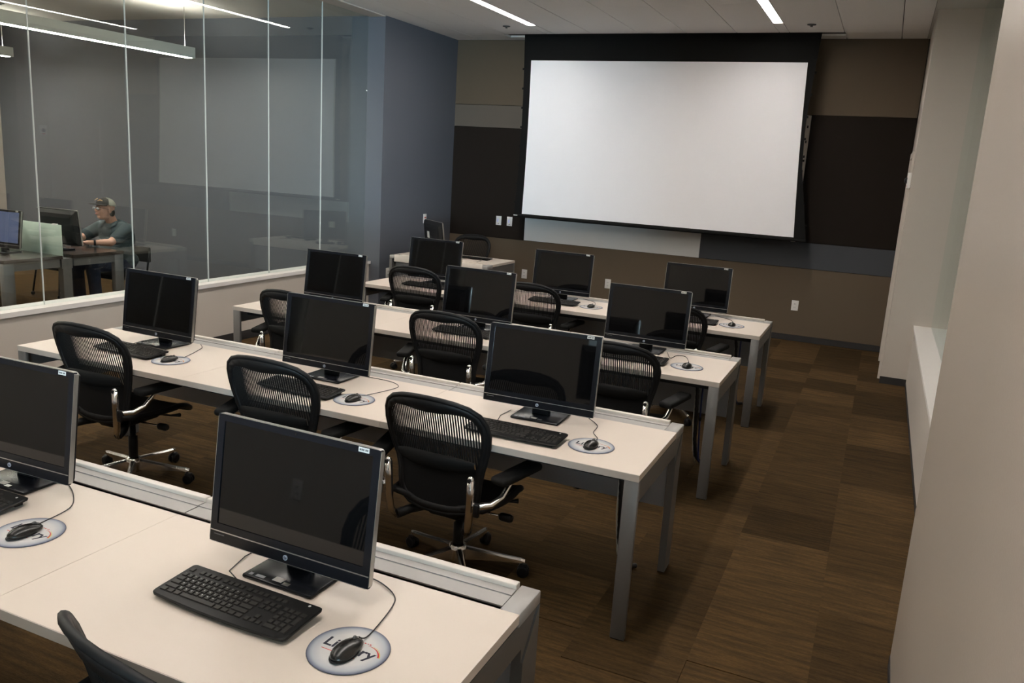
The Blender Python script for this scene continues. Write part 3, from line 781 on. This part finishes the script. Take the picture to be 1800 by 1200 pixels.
def station(row, col): return {'a': 'by the glass wall', 'b': 'at the middle seat', 'c': 'at the aisle end'}[col] + f' of the {rown[row]} row'
MON = {(1, 'c'): (-1.385, 1.695, -1.1), (1, 'b'): (-2.605, 1.75, 1.5), (2, 'a'): (-3.818, 3.508, -1.0), (2, 'b'): (-2.595, 3.49, -0.4), (2, 'c'): (-1.371, 3.491, 1.6),
       (3, 'a'): (-3.824, 5.237, -1.1), (3, 'b'): (-2.568, 5.221, -1.0), (3, 'c'): (-1.350, 5.311, -0.2), (4, 'a'): (-3.854, 6.871, 1.3), (4, 'b'): (-2.572, 6.93, -0.2), (4, 'c'): (-1.371, 6.995, -0.5)}
for (rw, c), (x, y, yw) in MON.items():
    place(mon0, (x, y, H + 0.0004), math.radians(yw), f'black all-in-one computer monitor with silver rim, {station(rw, c)}', 'monitor', 'classroom monitors')
KB = {(1, 'c'): (-1.405, 1.525, -1.5), (1, 'b'): (-2.62, 1.59, 1), (2, 'a'): (-3.80, 3.31, -3), (2, 'b'): (-2.555, 3.245, -2), (2, 'c'): (-1.36, 3.225, 0),
      (3, 'a'): (-3.80, 5.02, 0), (3, 'b'): (-2.55, 5.02, 0), (3, 'c'): (-1.345, 5.03, 0), (4, 'a'): (-3.83, 6.69, 0), (4, 'b'): (-2.55, 6.73, 0), (4, 'c'): (-1.34, 6.71, 0)}
for (rw, c), (x, y, yw) in KB.items():
    place(kb_single if (rw, c) == (1, 'c') else kb0, (x, y, H + 0.0004), math.radians(yw), f'black full-size keyboard {station(rw, c)}', 'keyboard', 'black keyboards')
PADS = {(1, 'c'): (-1.038, 1.508), (1, 'b'): (-2.225, 1.54), (2, 'a'): (-3.484, 3.30), (2, 'b'): (-2.243, 3.262), (2, 'c'): (-1.021, 3.279), (3, 'a'): (-3.44, 5.02), (3, 'b'): (-2.20, 5.03),
        (3, 'c'): (-0.995, 5.051), (4, 'a'): (-3.46, 6.74), (4, 'b'): (-2.21, 6.755), (4, 'c'): (-1.005, 6.749)}
CORD = {(1, 'c'): [(-1.028, 1.579), (-1.051, 1.721), (-1.082, 1.781), (-1.16, 1.822), (-1.23, 1.825)], (1, 'b'): [(-2.244, 1.584), (-2.272, 1.717), (-2.36, 1.80), (-2.47, 1.86)],
        (2, 'a'): [(-3.475, 3.393), (-3.55, 3.58), (-3.58, 3.63), (-3.64, 3.68)], (2, 'b'): [(-2.231, 3.354), (-2.188, 3.541), (-2.21, 3.61), (-2.30, 3.65), (-2.45, 3.65)],
        (2, 'c'): [(-1.027, 3.382), (-1.071, 3.456), (-1.088, 3.564), (-1.16, 3.65)], (3, 'c'): [(-1.0, 5.14), (-1.06, 5.32), (-1.12, 5.33), (-1.14, 5.22), (-1.20, 5.38)]}
for (rw, c), (x, y) in PADS.items():
    st = station(rw, c)
    place(pad0, (x, y, H + 0.0004), math.radians(random.uniform(-4, 4)), f'round printed Library mouse pad {st}', 'mouse pad', 'round mouse pads')
    m = place(mo0, (x + 0.004, y - 0.012, H + 0.0037), 0.0, f'black computer mouse on its round pad {st}', 'mouse', 'black mice', ('cord',))
    pts = CORD.get((rw, c), [(x, y + 0.10), (x - 0.05, y + 0.25), (x - 0.12, y + 0.32), (x - 0.2, y + 0.36)])
    loc = m.location
    path = [(0, .050, .012)] + [(px - loc.x, py - loc.y, 0.0 if k else .002) for k, (px, py) in enumerate(pts)]
    sm = []
    P_ = [Vector(q) for q in path]
    for i in range(len(P_) - 1):
        a, b = P_[i], P_[i + 1]; pa = P_[max(i - 1, 0)]; pb = P_[min(i + 2, len(P_) - 1)]
        for q in range(6):
            t_ = q / 6
            sm.append(0.5 * ((2 * a) + (-pa + b) * t_ + (2 * pa - 5 * a + 4 * b - pb) * t_ * t_ + (-pa + 3 * a - 3 * b + pb) * t_ ** 3))
    sm.append(P_[-1])
    p = MB(); p.tube(sm, 0.0018, 6); p.build('cord', M_CORD, m)
# loose keyboard leads on the nearest table and on the second one
def lead(kb_loc, pts, parent):
    p = MB(); p.tube([(a - kb_loc.x, b - kb_loc.y, c - kb_loc.z) for a, b, c in pts], 0.0018, 6); p.build('lead', M_CORD, parent)
for o in [o for o in bpy.data.objects if o.parent is None and o.name.startswith('keyboard')]:
    x, y, z = o.location
    lead(o.location, [(x + 0.01, y + 0.07, z + 0.014), (x + 0.005, y + 0.092, z + 0.006), (x - 0.02, y + 0.102, z + 0.003), (x - 0.09, y + 0.102, z + 0.003), (x - 0.15, y + 0.13, z + 0.003), (x - 0.175, y + 0.22, z + 0.003), (x - 0.17, y + 0.33, z + 0.003)], o)
    o.children[-1].matrix_local = Matrix.Rotation(-o.rotation_euler.z, 4, 'Z')

# ================================================================== CHAIRS
OUT = [(0, .948), (.07, .945), (.13, .936), (.185, .918), (.225, .888), (.248, .845), (.255, .795), (.248, .735), (.232, .675), (.214, .615), (.203, .56), (.200, .51), (.194, .465), (.176, .432), (.14, .412), (.07, .402), (0, .400)]
INN = [(0, .880), (.06, .883), (.115, .888), (.165, .884), (.198, .865), (.218, .835), (.226, .793), (.221, .737), (.206, .678), (.190, .618), (.180, .56), (.176, .515), (.170, .478), (.153, .455), (.12, .443), (.06, .437), (0, .436)]
def back_y(x, v):
    t_ = (v - .40) / .55
    lean = -.235 - .03 * t_ - .085 * t_ * t_ + .03 * math.exp(-((v - .60) / .08) ** 2) * 0.4
    return lean + 0.9 * x * x
def make_chair():
    r = empty('office_chair')
    # back frame ring
    def full(h): return h + [(-x, v) for x, v in reversed(h[1:-1])]
    o, i_ = full(OUT), full(INN); n = len(o)
    vs = []
    for ring, dy in ((o, -.010), (i_, -.008), (i_, .010), (o, .012)):
        for x, v in ring: vs.append((x, back_y(x, v) + dy, v))
    # slightly proud mid ring on the back side for a rounded band
    fs = []
    for a, b in ((0, 1), (1, 2), (2, 3), (3, 0)):
        for i in range(n):
            j = (i + 1) % n; fs.append((a * n + i, a * n + j, b * n + j, b * n + i))
    p = MB(); p.add(vs, fs, True); p.tube([(x * 1.0, back_y(x, v), v) for x, v in o], .0115, 8, 1.0, True); p.build('back_frame', M_CHAIR, r)
    # mesh: vertical strands plus a few fine cross threads
    def lim(x, top):
        h = INN[:9] if top else list(reversed(INN[8:]))
        x = abs(x)
        for (xa, va), (xb, vb) in zip(h[:-1], h[1:]):
            if (xa <= x <= xb) or (xb <= x <= xa):
                k = 0 if xb == xa else (x - xa) / (xb - xa); return va + (vb - va) * k
        return h[-1][1]
    def side_at(v):
        for (xa, va), (xb, vb) in zip(INN[6:-1], INN[7:]):
            if vb <= v <= va: return xa + (xb - xa) * ((va - v) / (va - vb))
        return .226
    p = MB(); pitch = .0112
    for q in range(-20, 21):
        x = q * pitch; top = lim(x, True) if abs(x) < .2255 else None
        if top is None: continue
        bot = .615
        if abs(x) > side_at(.615):
            lo, hi = .615, .80
            for _ in range(20):
                m_ = (lo + hi) / 2
                if side_at(m_) < abs(x): lo = m_
                else: hi = m_
            bot = hi
        k = 7
        vs = []; fs = []
        for s_ in range(k + 1):
            v = bot + (top - bot) * s_ / k; y = back_y(x, v)
            vs += [(x - .0033, y - .001, v), (x + .0033, y - .001, v), (x + .0033, y + .001, v), (x - .0033, y + .001, v)]
        for s_ in range(k):
            a = 4 * s_
            for e in range(4): fs.append((a + e, a + (e + 1) % 4, a + 4 + (e + 1) % 4, a + 4 + e))
        p.add(vs, fs)
    o_ = p.build('back_mesh', M_MESH, r); o_['kind'] = 'stuff'
    # lower back panel (dense weave)
    vs = []; fs = []; NV, NU = 8, 10
    for s_ in range(NV + 1):
        v = .437 + (.625 - .437) * s_ / NV; sx_ = side_at(v) if v > .45 else .15
        for u in range(NU + 1):
            x = -sx_ + 2 * sx_ * u / NU; vs.append((x, back_y(x, v) - .002, v))
    for s_ in range(NV):
        for u in range(NU): a = s_ * (NU + 1) + u; fs.append((a, a + 1, a + NU + 2, a + NU + 1))
    p = MB(); p.add(vs, fs, True); p.add([(x, y + .005, z) for x, y, z in vs], [tuple(reversed(f)) for f in fs], True); p.build('lower_back', M_MESH, r)
    # lumbar pad
    vs = []; fs = []
    for s_ in range(9):
        a = PI * s_ / 8; v = .648 - .042 * math.cos(a)
        for u in range(13):
            x = -.192 + .384 * u / 12; sh = 1 - 0.5 * (abs(x) / .2) ** 3
            vs.append((x, back_y(x, v) - .004 - .026 * math.sin(a) * sh, .642 + (v - .648) * sh - .03 * (x / .2) ** 2 * 0))
    for s_ in range(8):
        for u in range(12): a = s_ * 13 + u; fs.append((a, a + 1, a + 14, a + 13))
    p = MB(); p.add(vs, fs, True); p.build('lumbar_pad', M_PAD, r)
    # polished uprights, bolts
    for sd in (-1, 1):
        path = [(sd * .178, -.262, .345), (sd * .196, -.285, .385), (sd * .203, -.292, .45), (sd * .206, -.296, .54), (sd * .207, -.300, .612)]
        p = MB(); p.tube(path, [.013, .017, .018, .018, .017], 10); p.ellipsoid((sd * .207, -.300, .612), (.017, .012, .017), 12, 8)
        up = p.build('upright', M_CHROME, r)
        p = MB(); p.lathe([(.0085, -.020), (.0085, .0)], (sd * .207, -.300, .612), 12, 1); p.build('bolt', M_BLACK, up)
        p = MB(); p.tube([(sd * .205, -.285, .50), (sd * .24, -.285, .495), (sd * .285, -.255, .50), (sd * .312, -.205, .525), (sd * .325, -.160, .575), (sd * .328, -.140, .596)], [.020, .023, .021, .018, .015, .018], 10, 0.7)
        p.build('arm_bracket', M_CHROME, r)
        p = MB(); p.rbox(sd * .245 - .014, sd * .245 + .014, -.318, -.30, .455, .515, .006); p.build('arm_lock', M_BLACK, r)
        p = MB(); p.rbox(-.043, .043, -.135, .135, -.016, .020, .015, 3)
        p.xf(Matrix.Translation((sd * .338, -.120, .612)) @ Matrix.Rotation(-sd * math.radians(13), 4, 'Z') @ Matrix.Rotation(math.radians(3), 4, 'X')); p.build('armrest', M_PAD, r)
    # seat with frame and waterfall front
    vs = []; fs = []; NU, NV = 14, 14
    for s_ in range(NV + 1):
        t_ = s_ / NV; y = -.215 + .455 * t_
        hw = .225 + .028 * math.sin(PI * min(1, t_ * 1.1)) - .05 * max(0, t_ - .85) / .15 * .6
        for u in range(NU + 1):
            k = -1 + 2 * u / NU
            vs.append((k * hw, y, .432 + .012 * k * k + .012 * (1 - t_) ** 2 - .05 * max(0, t_ - .72) ** 1.5 / .15))
    for s_ in range(NV):
        for u in range(NU): a = s_ * (NU + 1) + u; fs.append((a, a + 1, a + NU + 2, a + NU + 1))
    p = MB(); p.add(vs, fs, True); p.add([(x, y, z - .022) for x, y, z in vs], [tuple(reversed(f)) for f in fs], True)
    p.build('seat', M_MESH, r)
    rim = [vs[u] for u in range(NU + 1)] + [vs[s_ * (NU + 1) + NU] for s_ in range(1, NV + 1)] + [vs[NV * (NU + 1) + u] for u in range(NU - 1, -1, -1)] + [vs[s_ * (NU + 1)] for s_ in range(NV - 1, 0, -1)]
    p = MB(); p.tube([(x, y, z - .010) for x, y, z in rim], .017, 8, 1.0, True); p.build('seat_frame', M_CHAIR, r)
    # tilt mechanism, knobs
    p = MB(); p.rbox(-.085, .085, -.16, .13, .335, .405, .02, 3)
    for sd in (-1, 1): p.tube([(sd * .07, -.10, .37), (sd * .15, -.20, .36), (sd * .178, -.262, .352)], .022, 8); p.tube([(sd * .07, .05, .38), (sd * .19, .04, .415)], .016, 8)
    p.build('tilt_mechanism', M_CHAIR, r)
    p = MB(); p.lathe([(.006, 0), (.006, .16)], (.08, -.03, .352), 8, 0); kn = p.build('tilt_rod', M_CHROME, r)
    p = MB(); p.lathe([(.014, .225), (.020, .235), (.020, .275), (.015, .288)], (0, -.03, .352), 14, 0); p.build('tilt_knob', M_BLACK, kn)
    p = MB(); p.tube([(.08, .08, .37), (.20, .09, .375), (.255, .10, .385)], [.006, .006, .012], 8); p.build('height_lever', M_BLACK, r)
    # column, five-star base, casters
    p = MB(); p.lathe([(.025, .13), (.025, .25), (.017, .251), (.017, .345)], n=16); p.build('gas_column', M_CHAIR, r)
    p = MB(); p.lathe([(.040, .055), (.046, .07), (.046, .115), (.040, .135), (.028, .142)], n=20); p.build('base_hub', M_CHROME, r)
    leg = MB()
    vs = []; fs = []
    secs = ((.035, .020, .066, .128), (.12, .0165, .070, .116), (.22, .0145, .072, .102), (.305, .0135, .072, .092), (.325, .009, .075, .088))
    for x, hw, z0, z1 in secs:
        vs += [(x, -hw, z0), (x, hw, z0), (x, hw * .85, z1 - .008), (x, hw * .4, z1), (x, -hw * .4, z1), (x, -hw * .85, z1 - .008)]
    for k in range(len(secs) - 1):
        for i in range(6): j = (i + 1) % 6; fs.append((6 * k + i, 6 * k + j, 6 * k + 6 + j, 6 * k + 6 + i))
    fs += [tuple(range(5, -1, -1)), tuple(range(24, 30))]
    leg.add(vs, fs); leg_me = leg.mesh('base_leg', M_CHROME)
    ca = MB()
    for sd in (-1, 1): ca.lathe([(.020, 0), (.029, .003), (.029, .016), (.022, .020)], (.318, sd * .013 - .01, .029), 16, 1)
    ca.lathe([(.007, .03), (.007, .075)], (.310, 0, 0), 8); ca.rbox(.298, .338, -.014, .014, .036, .062, .006)
    ca_me = ca.mesh('caster', M_BLACK)
    for k in range(5):
        a = 2 * PI * k / 5 + .35
        link('base_leg', leg_me, r, (0, 0, 0), (0, 0, a)); link('caster', ca_me, r, (0, 0, 0), (0, 0, a))
    return r
chair0 = make_chair()
# hub position, yaw of the seat, extra height
CH = {(1, 'c'): (-1.25, 1.36, -14, -.02), (2, 'a'): (-3.74, 3.25, 2, .02), (2, 'b'): (-2.535, 3.25, 1.5, .02), (2, 'c'): (-1.63, 3.25, -1.5, -.01),
      (3, 'a'): (-3.76, 4.90, 0, .0), (3, 'b'): (-2.49, 4.86, 2, .02), (3, 'c'): (-1.305, 4.80, 0, .0), (4, 'a'): (-3.76, 6.60, 3, .02), (4, 'b'): (-2.615, 6.62, 0, .0), (4, 'c'): (-1.365, 6.46, 0, .0)}
for (rw, c), (x, y, yw, dz) in CH.items():
    place(chair0, (x, y, 0), math.radians(yw), f'black mesh-back swivel chair with polished base, {station(rw, c)}', 'chair', 'black mesh swivel chairs')
    # taller ones: raise everything above the column
place(chair0, (-4.93, 9.62, 0), PI + 0.12, 'black mesh-back swivel chair behind the front table, facing the class', 'chair', 'black mesh swivel chairs')
LAST = {}
for o in list(bpy.data.objects):
    if o.parent is None and o.name.startswith('office_chair'):
        for (rw, c), (x, y, yw, dz) in CH.items():
            if abs(o.location.x - x) < 1e-4 and abs(o.location.y - y) < 1e-4 and abs(dz) > 1e-4:
                for ch in o.children:
                    if ch.name.split('.')[0] not in ('base_leg', 'caster', 'base_hub', 'gas_column'): ch.location.z += dz
                    if ch.name.split('.')[0] == 'gas_column': ch.scale.z = 1 + dz / 0.345

# ================================================================== FRONT TABLE THINGS
place(mon0, (-5.02, 9.02, H + 0.0004), math.radians(142), 'black all-in-one computer seen from the back on the front table', 'monitor', 'classroom monitors')
bk = [o for o in bpy.data.objects if o.get('label') == 'black all-in-one computer seen from the back on the front table'][0]
Mt = Matrix.Translation((0, 0, 0.053)) @ Matrix.Rotation(-TILT, 4, 'X')
p = MB(); p.box(.05, .12, .0605, .0615, .17, .25); st = p.xf(Mt).build('white_spec_label', M_STICKER, bk)
place(kb0, (-4.55, 9.12, H + 0.0004), PI + 0.08, 'black keyboard on the front table', 'keyboard', 'black keyboards')
r = tag(empty('card_reader', (-5.30, 9.02, H + 0.0004)), 'small black box with a lit front on the front table', 'device')
p = MB(); p.rbox(-.06, .06, -.045, .045, 0, .04, .006); p.build('case', M_BLACK, r)
p = MB(); p.box(-.05, -.02, -.047, -.045, .02, .032); p.build('display', M_STICKER, r)

# ================================================================== ROOM BEHIND THE GLASS
XB = -7.47
def bench(yback, sgn, label):
    r = tag(empty('bench_desk', (XB, yback, 0)), label, 'table', 'dark-topped desks in the next room')
    L = 3.6; y0, y1 = sorted((0.0, sgn * 0.62)); yl = sgn * 0.62
    p = MB(); p.box(-L, 0, y0, y1, H - 0.032, H); p.build('desktop', M_WENGE, r)
    p = MB(); p.box(-L, -0.022, *sorted((sgn * 0.02, sgn * 0.60)), H - 0.115, H - 0.034); p.build('apron', M_ALU, r)
    for xx in (-0.012, -L + 0.06):
        p = MB(); p.rbox(xx - 0.06, xx, *sorted((yl, yl - sgn * 0.11)), 0.0, H - 0.032, 0.003, 1); p.build('leg', M_ALU, r)
    return r
bench(5.73, -1, 'dark wood-topped desk in the next room, near side of the frosted divider')
bench(5.85, 1, 'dark wood-topped desk in the next room where the seated man rests his arms')
r = tag(empty('bench_rail', (XB - 0.02, 5.79, 0)), 'grey metal rail joining the two dark desks under the divider', 'rail')
p = MB(); p.box(-3.55, 0, -0.06, 0.06, 0.60, 0.70); p.build('beam', M_ALU, r)
p = MB(); p.box(-0.07, 0, -0.05, 0.05, 0.0, 0.60); p.box(-3.5, -3.43, -0.05, 0.05, 0, 0.60); p.build('leg', M_ALU, r)
r = tag(empty('desk_divider', (XB - 0.08, 5.79, H - 0.035)), 'frosted greenish glass divider standing between the two dark desks', 'divider')
p = MB(); p.rbox(-3.3, 0, -0.006, 0.006, 0.0, 0.335, 0.002, 1); p.build('frosted_panel', M_FROST, r)
p = MB(); p.box(-0.12, -0.06, -0.012, 0.012, 0.327, 0.341); p.build('clip', M_PLATE, r)
lm = place(mon0, (-8.04, 5.46, H), math.radians(4), 'black computer showing a blue desktop picture behind the glass', 'monitor', 'monitors in the next room')
for ch in list(lm.children):
    if ch.name.split('.')[0] == 'screen':
        me = ch.data.copy(); me.materials.clear(); me.materials.append(M_DESKTOP); ch.data = me
place(mon0, (-7.93, 6.10, H), math.radians(184), 'black computer seen from the back in front of the seated man', 'monitor', 'monitors in the next room')
place(mon0, (-9.35, 6.10, H), math.radians(182), 'black computer seen from the back at the left picture edge behind the glass', 'monitor', 'monitors in the next room')
def task_chair(loc, rz, label):
    r = tag(empty('task_chair', loc, rz), label, 'chair', 'dark chairs in the next room')
    p = MB(); p.rbox(-.23, .23, -.22, .22, .335, .385, .02, 3); p.build('seat', M_PAD, r)
    p = MB(); p.rbox(-.19, .19, -.30, -.27, .50, .68, .013, 3); p.build('backrest', M_PAD, r)
    for sx_ in (-1, 1):
        p = MB(); p.tube([(sx_ * .2, -.215, .36), (sx_ * .2, -.268, .64)], .010, 8); p.build('back_post', M_BLACK, r)
        for sy_ in (-1, 1):
            p = MB(); p.tube([(sx_ * .2, sy_ * .18, .345), (sx_ * .23, sy_ * .22, .05)], .011, 8); l = p.build('leg', M_BLACK, r)
            p = MB(); p.lathe([(.02, -.012), (.024, 0), (.02, .012)], (sx_ * .232, sy_ * .222, .024), 12, 0); p.build('caster', M_BLACK, l)
    return r
task_chair((-8.09, 6.93, 0), PI, 'dark chair the man behind the glass is sitting on')
task_chair((-9.1, 6.95, 0), PI, 'empty dark chair at the dark desk beyond the seated man')
task_chair((-8.25, 4.75, 0), 0.1, 'empty dark chair at the near dark desk behind the glass')

# ---- the seated man
def remesh(mb, voxel, name, m, parent, smooth=4):
    me = mb.mesh('tmp', m); o = bpy.data.objects.new('tmp', me); COL.objects.link(o)
    md = o.modifiers.new('r', 'REMESH'); md.mode = 'VOXEL'; md.voxel_size = voxel; md.use_smooth_shade = True
    if smooth:
        s_ = o.modifiers.new('s', 'SMOOTH'); s_.iterations = smooth; s_.factor = 0.5
    dg = bpy.context.evaluated_depsgraph_get()
    out = bpy.data.meshes.new_from_object(o.evaluated_get(dg)); out.name = name
    bpy.data.objects.remove(o)
    out.materials.clear(); out.materials.append(m)
    for pl in out.polygons: pl.use_smooth = True
    return link(name, out, parent)
man = tag(empty('person', (-8.09, 6.90, 0)), 'seated person in dark teal short-sleeved shirt and black cap with arms on dark desk', 'person')
# everything below is local to the man: he faces -y
HEAD = Matrix.Translation((0.0, -.135, 1.125)) @ Matrix.Rotation(math.radians(-4), 4, 'Z') @ Matrix.Rotation(math.radians(-8), 4, 'X')
body = MB()
hd = MB()
hd.ellipsoid((0, .015, .03), (.078, .098, .092), 20, 14); hd.ellipsoid((0, -.022, -.035), (.064, .070, .075), 18, 12); hd.ellipsoid((0, -.045, -.088), (.036, .036, .026), 14, 10)
hd.ellipsoid((0, -.012, -.082), (.060, .062, .035), 14, 10)                                   # jowl
hd.capsule((0, -.088, .012), .009, (0, -.108, -.024), .014); hd.ellipsoid((0, -.098, -.028), (.019, .013, .010), 10, 8)   # nose
hd.ellipsoid((.035, -.078, -.02), (.024, .018, .022), 10, 8); hd.ellipsoid((-.035, -.078, -.02), (.024, .018, .022), 10, 8)   # cheeks
hd.ellipsoid((0, -.084, .022), (.050, .014, .010), 12, 8)                                       # brow
for s_ in (-1, 1): hd.ellipsoid((s_ * .080, .012, -.008), (.010, .022, .033), 10, 8)            # ears
hd.ellipsoid((0, -.090, -.053), (.026, .012, .011), 10, 8); hd.ellipsoid((0, -.086, -.066), (.022, .012, .009), 10, 8)    # lips bulge
body.add(hd.xf(HEAD).v, hd.f, True)
body.capsule((0, -.095, 1.08), .058, (0, -.035, .96), .062)
body.capsule((-.16, -.02, .90), .07, (.16, -.02, .90), .07); body.capsule((0, .01, .86), .10, (0, .05, .55), .13)
def arm(sh, el, wr, hand_dir, thumb, curl):
    body.capsule(sh, .052, el, .043); body.capsule(el, .043, wr, .028)
    d_ = Vector(hand_dir).normalized(); up = Vector((0, 0, 1)); sd = d_.cross(up).normalized() * thumb
    w_ = Vector(wr); palm = w_ + d_ * .055
    body.capsule(w_ + d_ * .01, .026, palm + sd * .012, .024); body.capsule(w_ + d_ * .02 - sd * .008, .022, palm - sd * .022, .020)
    for k, L in enumerate((.034, .038, .036, .028)):
        base = palm + sd * (.026 - .0175 * k) + d_ * .012
        k1 = base + d_ * L + Vector((0, 0, .004)); k2 = k1 + d_ * (L * .55) * (1 - curl) - up * (L * .7); k3 = k2 - d_ * (L * .5) * curl - up * .006
        body.capsule(base, .0088, k1, .0085); body.capsule(k1, .0085, k2, .008); body.capsule(k2, .008, k3, .0072)
    t0 = w_ + d_ * .025 + sd * .022; t1 = t0 + d_ * .03 + sd * .022; t2 = t1 + d_ * .028 - sd * .006
    body.capsule(t0, .013, t1, .010); body.capsule(t1, .010, t2, .0085)
arm((.215, -.03, .905), (.275, -.31, .785), (.165, -.45, .782), (-.75, -.6, .02), 1, .8)
arm((-.215, -.03, .905), (-.285, -.24, .785), (-.135, -.45, .785), (.35, -.9, -.03), -1, .5)
body.capsule((-.1, .0, .50), .085, (-.13, -.43, .52), .06); body.capsule((.1, .0, .50), .085, (.13, -.43, .52), .06)
for s_ in (-1, 1): body.capsule((s_ * .13, -.43, .52), .058, (s_ * .13, -.40, .12), .038); body.capsule((s_ * .13, -.38, .06), .04, (s_ * .14, -.55, .045), .034)
remesh(body, .0065, 'body', M_SKIN, man, 3)
sh = MB()
sh.ellipsoid((0, .02, .80), (.225, .165, .19), 20, 14); sh.ellipsoid((0, -.03, .66), (.225, .205, .16), 20, 14); sh.ellipsoid((0, .05, .54), (.22, .19, .12), 18, 12)
sh.ellipsoid((0, -.055, .875), (.17, .105, .105), 18, 12); sh.capsule((-.17, -.01, .915), .075, (.17, -.01, .915), .075); sh.ellipsoid((0, .04, .94), (.13, .085, .07), 16, 10)
sh.capsule((.205, -.02, .905), .080, (.262, -.215, .822), .072); sh.capsule((-.205, -.02, .905), .080, (-.272, -.165, .822), .070)
remesh(sh, .012, 'shirt', M_SHIRT, man, 5)
p = MB()                                                            # open collar
for s_ in (-1, 1):
    p.add([(s_ * .075, .01, 1.005), (s_ * .082, -.06, 1.0), (s_ * .03, -.155, .935), (s_ * .075, -.175, .915), (s_ * .115, -.10, .955), (s_ * .112, -.01, .975)], [(0, 1, 4, 5), (1, 2, 3, 4)])
    p.add([(s_ * .073, .012, 1.000), (s_ * .080, -.058, .995), (s_ * .03, -.150, .930), (s_ * .075, -.170, .910), (s_ * .113, -.098, .950), (s_ * .110, -.008, .970)], [(0, 1, 4, 5), (1, 2, 3, 4)])
p.build('collar', M_SHIRT, man)
p = MB(); p.rbox(.06, .14, -.222, -.205, .74, .83, .004); p.xf(Matrix.Translation((0, .03, -.01))).build('shirt_pocket', M_SHIRT, man)
p = MB()
for k in range(3): p.ellipsoid((0.0, -.196 - .03 * k * .6, .86 - k * .07), (.006, .004, .006), 8, 6)
p.build('buttons', M_STICKER, man)
jn = MB(); jn.ellipsoid((0, .04, .50), (.20, .18, .11), 18, 12)
for s_ in (-1, 1):
    jn.capsule((s_ * .1, .0, .51), .105, (s_ * .13, -.43, .525), .075); jn.capsule((s_ * .13, -.43, .52), .075, (s_ * .13, -.40, .10), .062)
remesh(jn, .012, 'jeans', M_JEANS, man, 4)
p = MB()
for s_ in (-1, 1): p.rbox(s_ * .135 - .05, s_ * .135 + .05, -.62, -.33, 0.0, .085, .03, 3)
p.build('shoes', M_BLACK, man)
# cap: grey mesh crown, black front panel and brim
p = MB(); vs = []; fs = []
NA, NE = 24, 8
for e in range(NE + 1):
    el = math.radians(2 + 86 * e / NE)
    for a in range(NA): an = 2 * PI * a / NA; vs.append((.089 * math.cos(el) * math.cos(an), .012 + .110 * math.cos(el) * math.sin(an), .045 + .092 * math.sin(el) ** 0.9))
for e in range(NE):
    for a in range(NA): b = (a + 1) % NA; fs.append((e * NA + a, e * NA + b, (e + 1) * NA + b, (e + 1) * NA + a))
fs.append(tuple(NE * NA + a for a in range(NA)))
cap_v = vs
p.add(vs, fs, True); p.xf(HEAD); p.build('cap_crown', M_CAPG, man)
p = MB(); fs2 = [f for f in fs[:-1] if sum(cap_v[i][1] for i in f) / 4 < -.012]
p.add([(x * 1.03, .012 + (y - .012) * 1.03, z * 1.01 + .001) for x, y, z in cap_v], fs2, True); p.xf(HEAD); p.build('cap_front_panel', M_CAPB, man)
p = MB(); vs = []; fs = []
for k in range(13):
    an = math.radians(200 + 140 * k / 12); cx, cy = math.cos(an), math.sin(an)
    for rr, dz in ((1.0, .047), (1.45, .047), (1.82, .040)):
        f_ = 1 if rr == 1 else 1 + (rr - 1) * (0.35 + .65 * (-cy))
        for tz in (0, .006): vs.append((.090 * cx * (1 + (f_ - 1) * .25), .012 + .112 * cy * f_, dz + tz))
for k in range(12):
    a = 6 * k; b = a + 6
    fs += [(a, b, b + 2, a + 2), (a + 2, b + 2, b + 4, a + 4), (a + 1, a + 3, b + 3, b + 1), (a + 3, a + 5, b + 5, b + 3), (a + 4, b + 4, b + 5, a + 5)]
p.add(vs, fs, True); p.xf(HEAD); p.build('cap_brim', M_CAPB, man)
p = MB(); p.tube([(.02, -.112, .085), (.045, -.100, .098), (.062, -.080, .092)], [.004, .008, .004], 8); p.tube([(-.03, -.110, .09), (.01, -.108, .112)], [.003, .006], 8); p.xf(HEAD); p.build('cap_emblem', M_TAN, man)
p = MB(); p.ellipsoid((0, .062, -.030), (.072, .052, .062), 16, 10); p.ellipsoid((0, .075, -.075), (.05, .035, .04), 12, 8); p.xf(HEAD); p.build('hair', M_HAIR, man)
p = MB()
for s_ in (-1, 1):
    p.rbox(s_ * .033 - .021, s_ * .033 + .021, -.114, -.111, -.012, .014, .001, 1)
p.xf(HEAD); gl_ = p.build('spectacle_lenses', M_LENS, man)
p = MB(); p.tube([(-.012, -.113, .010), (0, -.116, .012), (.012, -.113, .010)], .002, 6)
for s_ in (-1, 1): p.tube([(s_ * .054, -.112, .008), (s_ * .078, -.06, .010), (s_ * .083, .01, .006)], .0022, 6)
p.xf(HEAD); p.build('spectacle_frame', M_BLACK, man)
p = MB(); p.ellipsoid((0, -.1005, -.059), (.022, .005, .006), 12, 8); p.xf(HEAD); p.build('lips', M_LIPS, man)
p = MB(); wr = Vector((.165, -.45, .782)); dd = (wr - Vector((.275, -.31, .785))).normalized()
p.tube([wr - dd * .035, wr - dd * .012], .0335, 14); p.build('watch_strap', M_BLACK, man)
